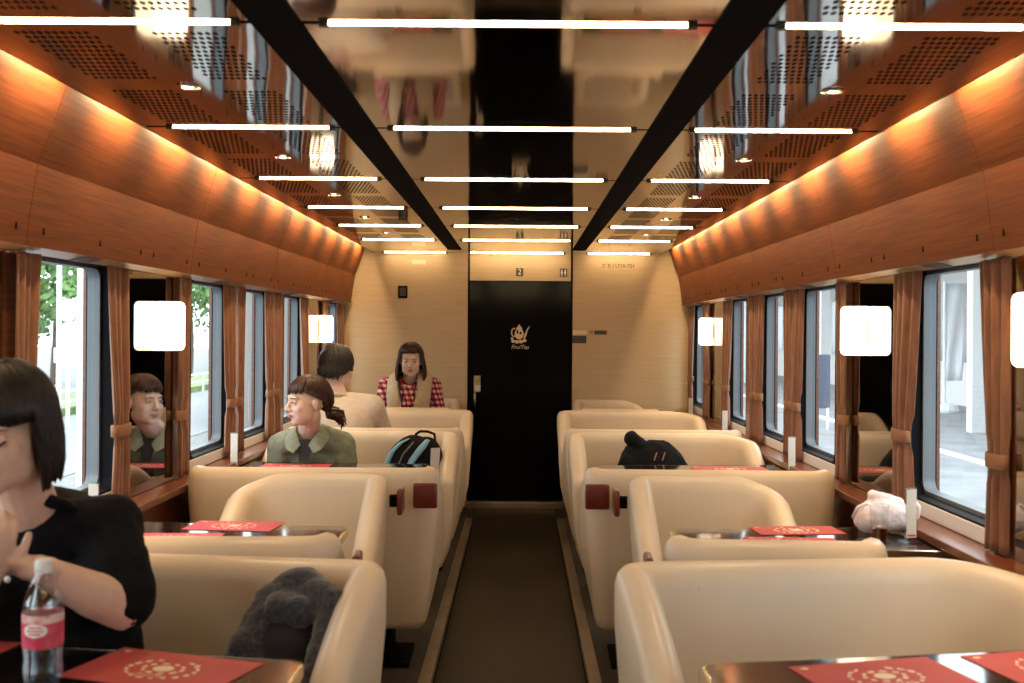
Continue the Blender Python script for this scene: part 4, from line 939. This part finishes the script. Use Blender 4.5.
fuse('trousers', mb, mat('dark_trousers', (0.02,0.02,0.025), 0.8), t, 0.012, 3, off)

# ---- woman in a green shirt, looking out of the left window
off = Vector((-1.03, 5.72, PZ))
t = thing('person', 'person in a green shirt with brown ponytail looking out of the left window', 'person', off)
hp = PX(308, 404.5, 5.44); XB = rotm(D(56), D(2), 0, hp, 1.04)
J = {'pelvis': (-1.02,5.84,0.60), 'chest': (-1.02,5.72,0.81), 'neck': (-1.035,5.56,0.975), 'shl': (-1.185,5.62,0.872), 'shr': (-0.875,5.64,0.872),
     'ell': (-1.22,5.64,0.66), 'wrl': (-1.09,5.48,0.60), 'elr': (-0.845,5.65,0.66), 'wrr': (-0.95,5.48,0.60), 'w': 0.98, 'bust': Vector((0,-0.8,0))}
sit_legs(J, -1.03, 5.76, (0,-1,0), 0.50)
mb = MB(); head_prims(mb, XB); mb.cone(XB @ Vector((0,0.02,-0.06)), 0.046, Vector(J['neck'])+Vector((0,0,-0.02)), 0.056)
body_prims(mb, J)
hand(mb, J['wrl'], (0.8,-0.3,0), (0,0.1,-1), -1, 0.3, 0.92); hand(mb, J['wrr'], (-0.8,-0.2,0.05), (0,0.1,-1), 1, 0.3, 0.92)
fuse('body', mb, skinB, t, 0.0042, 6, off)
face_parts(t, XB, off, (0.03,0.015,0.01), (0.05,0.03,0.022), (0.50,0.18,0.16))
hB = hair_mat('brown_hair', (0.030,0.011,0.007), (0.085,0.032,0.018))
hair(t, XB, off, hB, 4, lambda ph: 0.0 if abs(ph) < 1.15 else -0.045, True, nlock=210, lift=1.03, gather=(0.0,0.105,-0.055), face_gap=1.05, bang_z=0.050)
mb = MB(); rnd = random.Random(5)
for k in range(26):
    a = rnd.uniform(0, 2*PI); r = rnd.uniform(0,0.022); b0 = Vector((r*math.cos(a), 0.100, -0.055+r*math.sin(a)))
    mb.tube([XB @ (b0) - off, XB @ (b0+Vector((rnd.uniform(-.015,.015),0.035,0.0+rnd.uniform(-.01,.01)))) - off, XB @ (b0+Vector((rnd.uniform(-.025,.025),0.065,-0.022+rnd.uniform(-.02,.02)))) - off, XB @ (b0+Vector((rnd.uniform(-.03,.03),0.078,-0.055+rnd.uniform(-.02,.02)))) - off], [0.007,0.009,0.008,0.003], 5)
obj('ponytail', mb, hB, t, smooth=True)
obj('hair_tie', MB().tube([XB @ Vector((0.020*math.cos(a), 0.103, -0.055+0.020*math.sin(a))) - off for a in [2*PI*q/12 for q in range(13)]], 0.006, 6), mat('hair_tie', (0.02,0.01,0.01), 0.7), t, smooth=True)
grn = noise_var(mat('sage_green_cotton', (0.24,0.27,0.20), 0.8, sheen=0.1), (0.21,0.24,0.17), (0.28,0.32,0.24), (1,1,1), 30, 3, bump=0.5, bscale=14)
mb = MB(); body_prims(mb, J, 0.018, True, ('l','r'), 'wrist', legs=False)
fuse('shirt', mb, grn, t, 0.007, 5, off, (0.08, 0.022))
nk = Vector(J['neck'])
for s in (-1, 1):      # collar leaves
    rows = [[(s*0.060,0.050,0.012),(s*0.078,0.055,-0.008),(s*0.098,0.055,-0.035)],[(s*0.064,0.0,0.006),(s*0.086,-0.005,-0.012),(s*0.108,-0.010,-0.045)],[(s*0.056,-0.048,-0.016),(s*0.082,-0.062,-0.034),(s*0.106,-0.070,-0.068)],[(s*0.036,-0.086,-0.050),(s*0.062,-0.106,-0.068),(s*0.086,-0.122,-0.100)],[(s*0.020,-0.106,-0.082),(s*0.034,-0.124,-0.098),(s*0.050,-0.134,-0.118)]]
    o_ = obj('collar', MB().grid(rows).xform(Matrix.Translation(nk-off)), grn, t); md = o_.modifiers.new('t', 'SOLIDIFY'); md.thickness = 0.003; md.offset = 0
obj('undershirt', MB().prism([nk-off+Vector(v) for v in ((-0.040,-0.088,-0.055),(0.040,-0.088,-0.055),(0.024,-0.138,-0.16),(-0.020,-0.138,-0.16))], (0,0.012,0)), mat('dark_undershirt', (0.02,0.017,0.02), 0.8), t)
mb = MB()
for k in ('l','r'): mb.cone(Vector(J['hip'+k]), 0.10, Vector(J['kn'+k]), 0.072).cone(Vector(J['kn'+k]), 0.072, Vector(J['an'+k])+Vector((0,0,0.03)), 0.055)
fuse('trousers', mb, mat('grey_trousers', (0.05,0.05,0.06), 0.8), t, 0.014, 3, off)

# ---- man seen from behind
off = Vector((-0.98, 6.66, PZ))
t = thing('person', 'person seen from behind in a beige sweater with short black hair', 'person', off)
hp = PX(337, 370.5, 6.72); XC = rotm(PI+D(14), D(10), 0, hp, 1.12)
cx = PX(343, 400, 6.66).x
J = {'pelvis': (cx,6.62,0.62), 'chest': (cx,6.60,0.88), 'neck': (PX(338,390,6.66).x,6.67,1.085), 'shl': (cx-0.185,6.63,1.005), 'shr': (cx+0.185,6.63,1.005),
     'ell': (cx-0.20,6.84,0.82), 'wrl': (cx-0.12,7.03,0.87), 'elr': (cx+0.235,6.83,0.82), 'wrr': (cx+0.12,7.03,0.87), 'w': 1.10, 'face': (0,1,0)}
sit_legs(J, cx, 6.62, (0,1,0), 0.50)
mb = MB(); head_prims(mb, XC); mb.cone(XC @ Vector((0,0.02,-0.05)), 0.055, Vector(J['neck'])+Vector((0,0,-0.03)), 0.062)
body_prims(mb, J); hand(mb, J['wrl'], (0.5,0.6,0), (0,0,-1), -1, 0.3); hand(mb, J['wrr'], (-0.5,0.6,0), (0,0,-1), 1, 0.3)
fuse('body', mb, skinB, t, 0.005, 3, off)
face_parts(t, XC, off, (0.02,0.012,0.01), (0.02,0.014,0.012), (0.45,0.18,0.15))
hair(t, XC, off, hair_mat('short_black_hair', (0.010,0.008,0.008), (0.035,0.026,0.022)), 8, lambda ph: 0.004-0.066*max(0.0, min(1.0, (abs(ph)-1.55)/0.9)), True, nlock=260, lift=1.05, face_gap=1.1, bang_z=0.05)
bei = noise_var(mat('beige_knit', (0.66,0.56,0.46), 0.85, sheen=0.2), (0.62,0.52,0.42), (0.70,0.60,0.50), (1,1,1), 40, 3, bump=0.4, bscale=16)
mb = MB(); body_prims(mb, J, 0.016, True, ('l','r'), 'wrist', legs=False); fuse('sweater', mb, bei, t, 0.008, 16, off, (0.14, 0.008))
obj('neckband', MB().tube([Vector(J['neck'])-off+Vector((0.072*math.sin(a), 0.070*math.cos(a), -0.012+0.012*math.cos(a)*-1)) for a in [2*PI*q/18 for q in range(19)]], 0.012, 8), bei, t, smooth=True)
mb = MB()
for k in ('l','r'): mb.cone(Vector(J['hip'+k]), 0.10, Vector(J['kn'+k]), 0.075).cone(Vector(J['kn'+k]), 0.075, Vector(J['an'+k])+Vector((0,0,0.03)), 0.058)
fuse('trousers', mb, mat('navy_trousers', (0.02,0.022,0.035), 0.8), t, 0.014, 3, off)

# ---- woman in plaid with a beige vest at the end wall
cx = PX(410.5, 390, 8.72).x
off = Vector((cx, 8.72, PZ))
t = thing('person', 'person in a plaid shirt and beige vest facing the camera at the end wall', 'person', off)
hp = PX(411, 362, 8.60); XD = rotm(D(-4), D(6), 0, hp, 1.08)
J = {'pelvis': (cx,8.80,0.62), 'chest': (cx,8.76,0.90), 'neck': (cx,8.70,1.095), 'shl': (cx-0.185,8.72,1.03), 'shr': (cx+0.185,8.72,1.03),
     'ell': (cx-0.245,8.62,0.80), 'wrl': (cx-0.12,8.46,0.74), 'elr': (cx+0.245,8.62,0.80), 'wrr': (cx+0.12,8.46,0.74), 'w': 1.0, 'bust': Vector((0,-1,0))}
sit_legs(J, cx, 8.78, (0,-1,0), 0.50)
mb = MB(); head_prims(mb, XD); mb.cone(XD @ Vector((0,0.02,-0.06)), 0.050, Vector(J['neck'])+Vector((0,0,-0.03)), 0.056)
body_prims(mb, J); hand(mb, J['wrl'], (0.6,-0.4,0), (0,0,-1), -1, 0.3, 0.92); hand(mb, J['wrr'], (-0.6,-0.4,0), (0,0,-1), 1, 0.3, 0.92)
fuse('body', mb, skinB, t, 0.005, 3, off)
face_parts(t, XD, off, (0.02,0.012,0.01), (0.04,0.025,0.02), (0.52,0.13,0.13))
hair(t, XD, off, hair_mat('dark_brown_bob', (0.028,0.012,0.009), (0.070,0.030,0.020)), 9, lambda ph: -0.125+0.02*math.cos(ph*2), True, part=0.4, nlock=280, lift=1.05, face_gap=0.98, bang_z=0.066, bulge=0.014, lockr=0.0085)
pl = mat('red_plaid', (0.4,0.05,0.07), 0.8); N_ = pl.node_tree.nodes; L_ = pl.node_tree.links; b_ = N_['Principled BSDF']
tc = N_.new('ShaderNodeTexCoord'); sx = N_.new('ShaderNodeSeparateXYZ'); L_.new(tc.outputs['Object'], sx.inputs[0])
def band(sock, per, duty):
    m1 = N_.new('ShaderNodeMath'); m1.operation = 'MULTIPLY'; m1.inputs[1].default_value = 1/per; L_.new(sock, m1.inputs[0])
    m2 = N_.new('ShaderNodeMath'); m2.operation = 'FRACT'; L_.new(m1.outputs[0], m2.inputs[0])
    m3 = N_.new('ShaderNodeMath'); m3.operation = 'LESS_THAN'; m3.inputs[1].default_value = duty; L_.new(m2.outputs[0], m3.inputs[0]); return m3.outputs[0]
def mix(f, a, b):
    m = N_.new('ShaderNodeMix'); m.data_type = 'RGBA'; L_.new(f, m.inputs[0])
    for s, v in ((6, a), (7, b)):
        if isinstance(v, tuple): m.inputs[s].default_value = (*v, 1)
        else: L_.new(v, m.inputs[s])
    return m.outputs[2]
add_ = N_.new('ShaderNodeMath'); add_.operation = 'ADD'; L_.new(sx.outputs[0], add_.inputs[0]); L_.new(sx.outputs[1], add_.inputs[1])
h1 = band(sx.outputs[2], 0.042, 0.5); v1 = band(add_.outputs[0], 0.042, 0.5)
c1 = mix(h1, (0.62,0.50,0.48), (0.40,0.035,0.05)); c2 = mix(h1, (0.42,0.04,0.055), (0.055,0.012,0.020)); L_.new(mix(v1, c1, c2), b_.inputs['Base Color'])
mb = MB(); body_prims(mb, J, 0.014, True, ('l','r'), 'wrist', legs=False); fuse('plaid_shirt', mb, pl, t, 0.009, 4, off, (0.10, 0.012))
vest = noise_var(mat('beige_vest', (0.50,0.39,0.26), 0.85), (0.46,0.355,0.235), (0.54,0.43,0.29), (1,1,1), 40, 3)
nk = Vector(J['neck'])
for s in (-1, 1):
    # curved vest panel over shoulder and chest
    rows = []
    for (xi, xo, y, z) in ((0.055,0.150,0.06,0.055),(0.062,0.165,0.0,0.060),(0.068,0.172,-0.07,0.025),(0.070,0.172,-0.14,-0.05),(0.062,0.168,-0.185,-0.14),(0.045,0.160,-0.195,-0.24),(0.03,0.155,-0.185,-0.34)):
        n = 6; rows.append([(s*(xi+(xo-xi)*q/n), y+0.045*(q/n)**2*(1 if z < 0.03 else 0.2), z-0.045*(q/n)**2*(1 if z > 0 else 0.3)) for q in range(n+1)])
    o_ = obj('vest_panel', MB().grid(rows).xform(Matrix.Translation(nk-off)), vest, t, smooth=True); md = o_.modifiers.new('t', 'SOLIDIFY'); md.thickness = 0.016; md.offset = 1 if s > 0 else -1
b_ = MB().ell((0,-0.155,-0.075), (0.030,0.020,0.025)).cone((0.01,-0.16,-0.08), 0.020, (0.055,-0.165,-0.10), 0.030).cone((-0.01,-0.16,-0.08), 0.020, (-0.045,-0.165,-0.11), 0.028).cone((0.0,-0.165,-0.09), 0.018, (-0.02,-0.19,-0.20), 0.034).cone((0.01,-0.165,-0.09), 0.018, (0.035,-0.19,-0.19), 0.030)
for q in range(10):
    a = -1.4+2.8*q/9; b_.ell((0.075*math.sin(a), 0.0-0.105*math.cos(a)-0.02, -0.015-0.05*math.cos(a)), (0.018,0.018,0.022))
b_.xform(Matrix.Translation(nk-off)); fuse('plaid_scarf', b_, pl, t, 0.007, 2)
obj('bag_strap', MB().tube([nk-off+Vector(v) for v in ((-0.065,0.02,0.05),(-0.078,-0.09,0.02),(-0.070,-0.165,-0.06),(-0.045,-0.205,-0.16),(-0.01,-0.22,-0.28))], 0.010, 6), mat('dark_strap', (0.02,0.02,0.03), 0.6), t, smooth=True)
mb = MB()
for k in ('l','r'): mb.cone(Vector(J['hip'+k]), 0.10, Vector(J['kn'+k]), 0.072).cone(Vector(J['kn'+k]), 0.072, Vector(J['an'+k])+Vector((0,0,0.03)), 0.055)
fuse('skirt', mb, mat('dark_skirt', (0.03,0.025,0.03), 0.8), t, 0.016, 3, off)
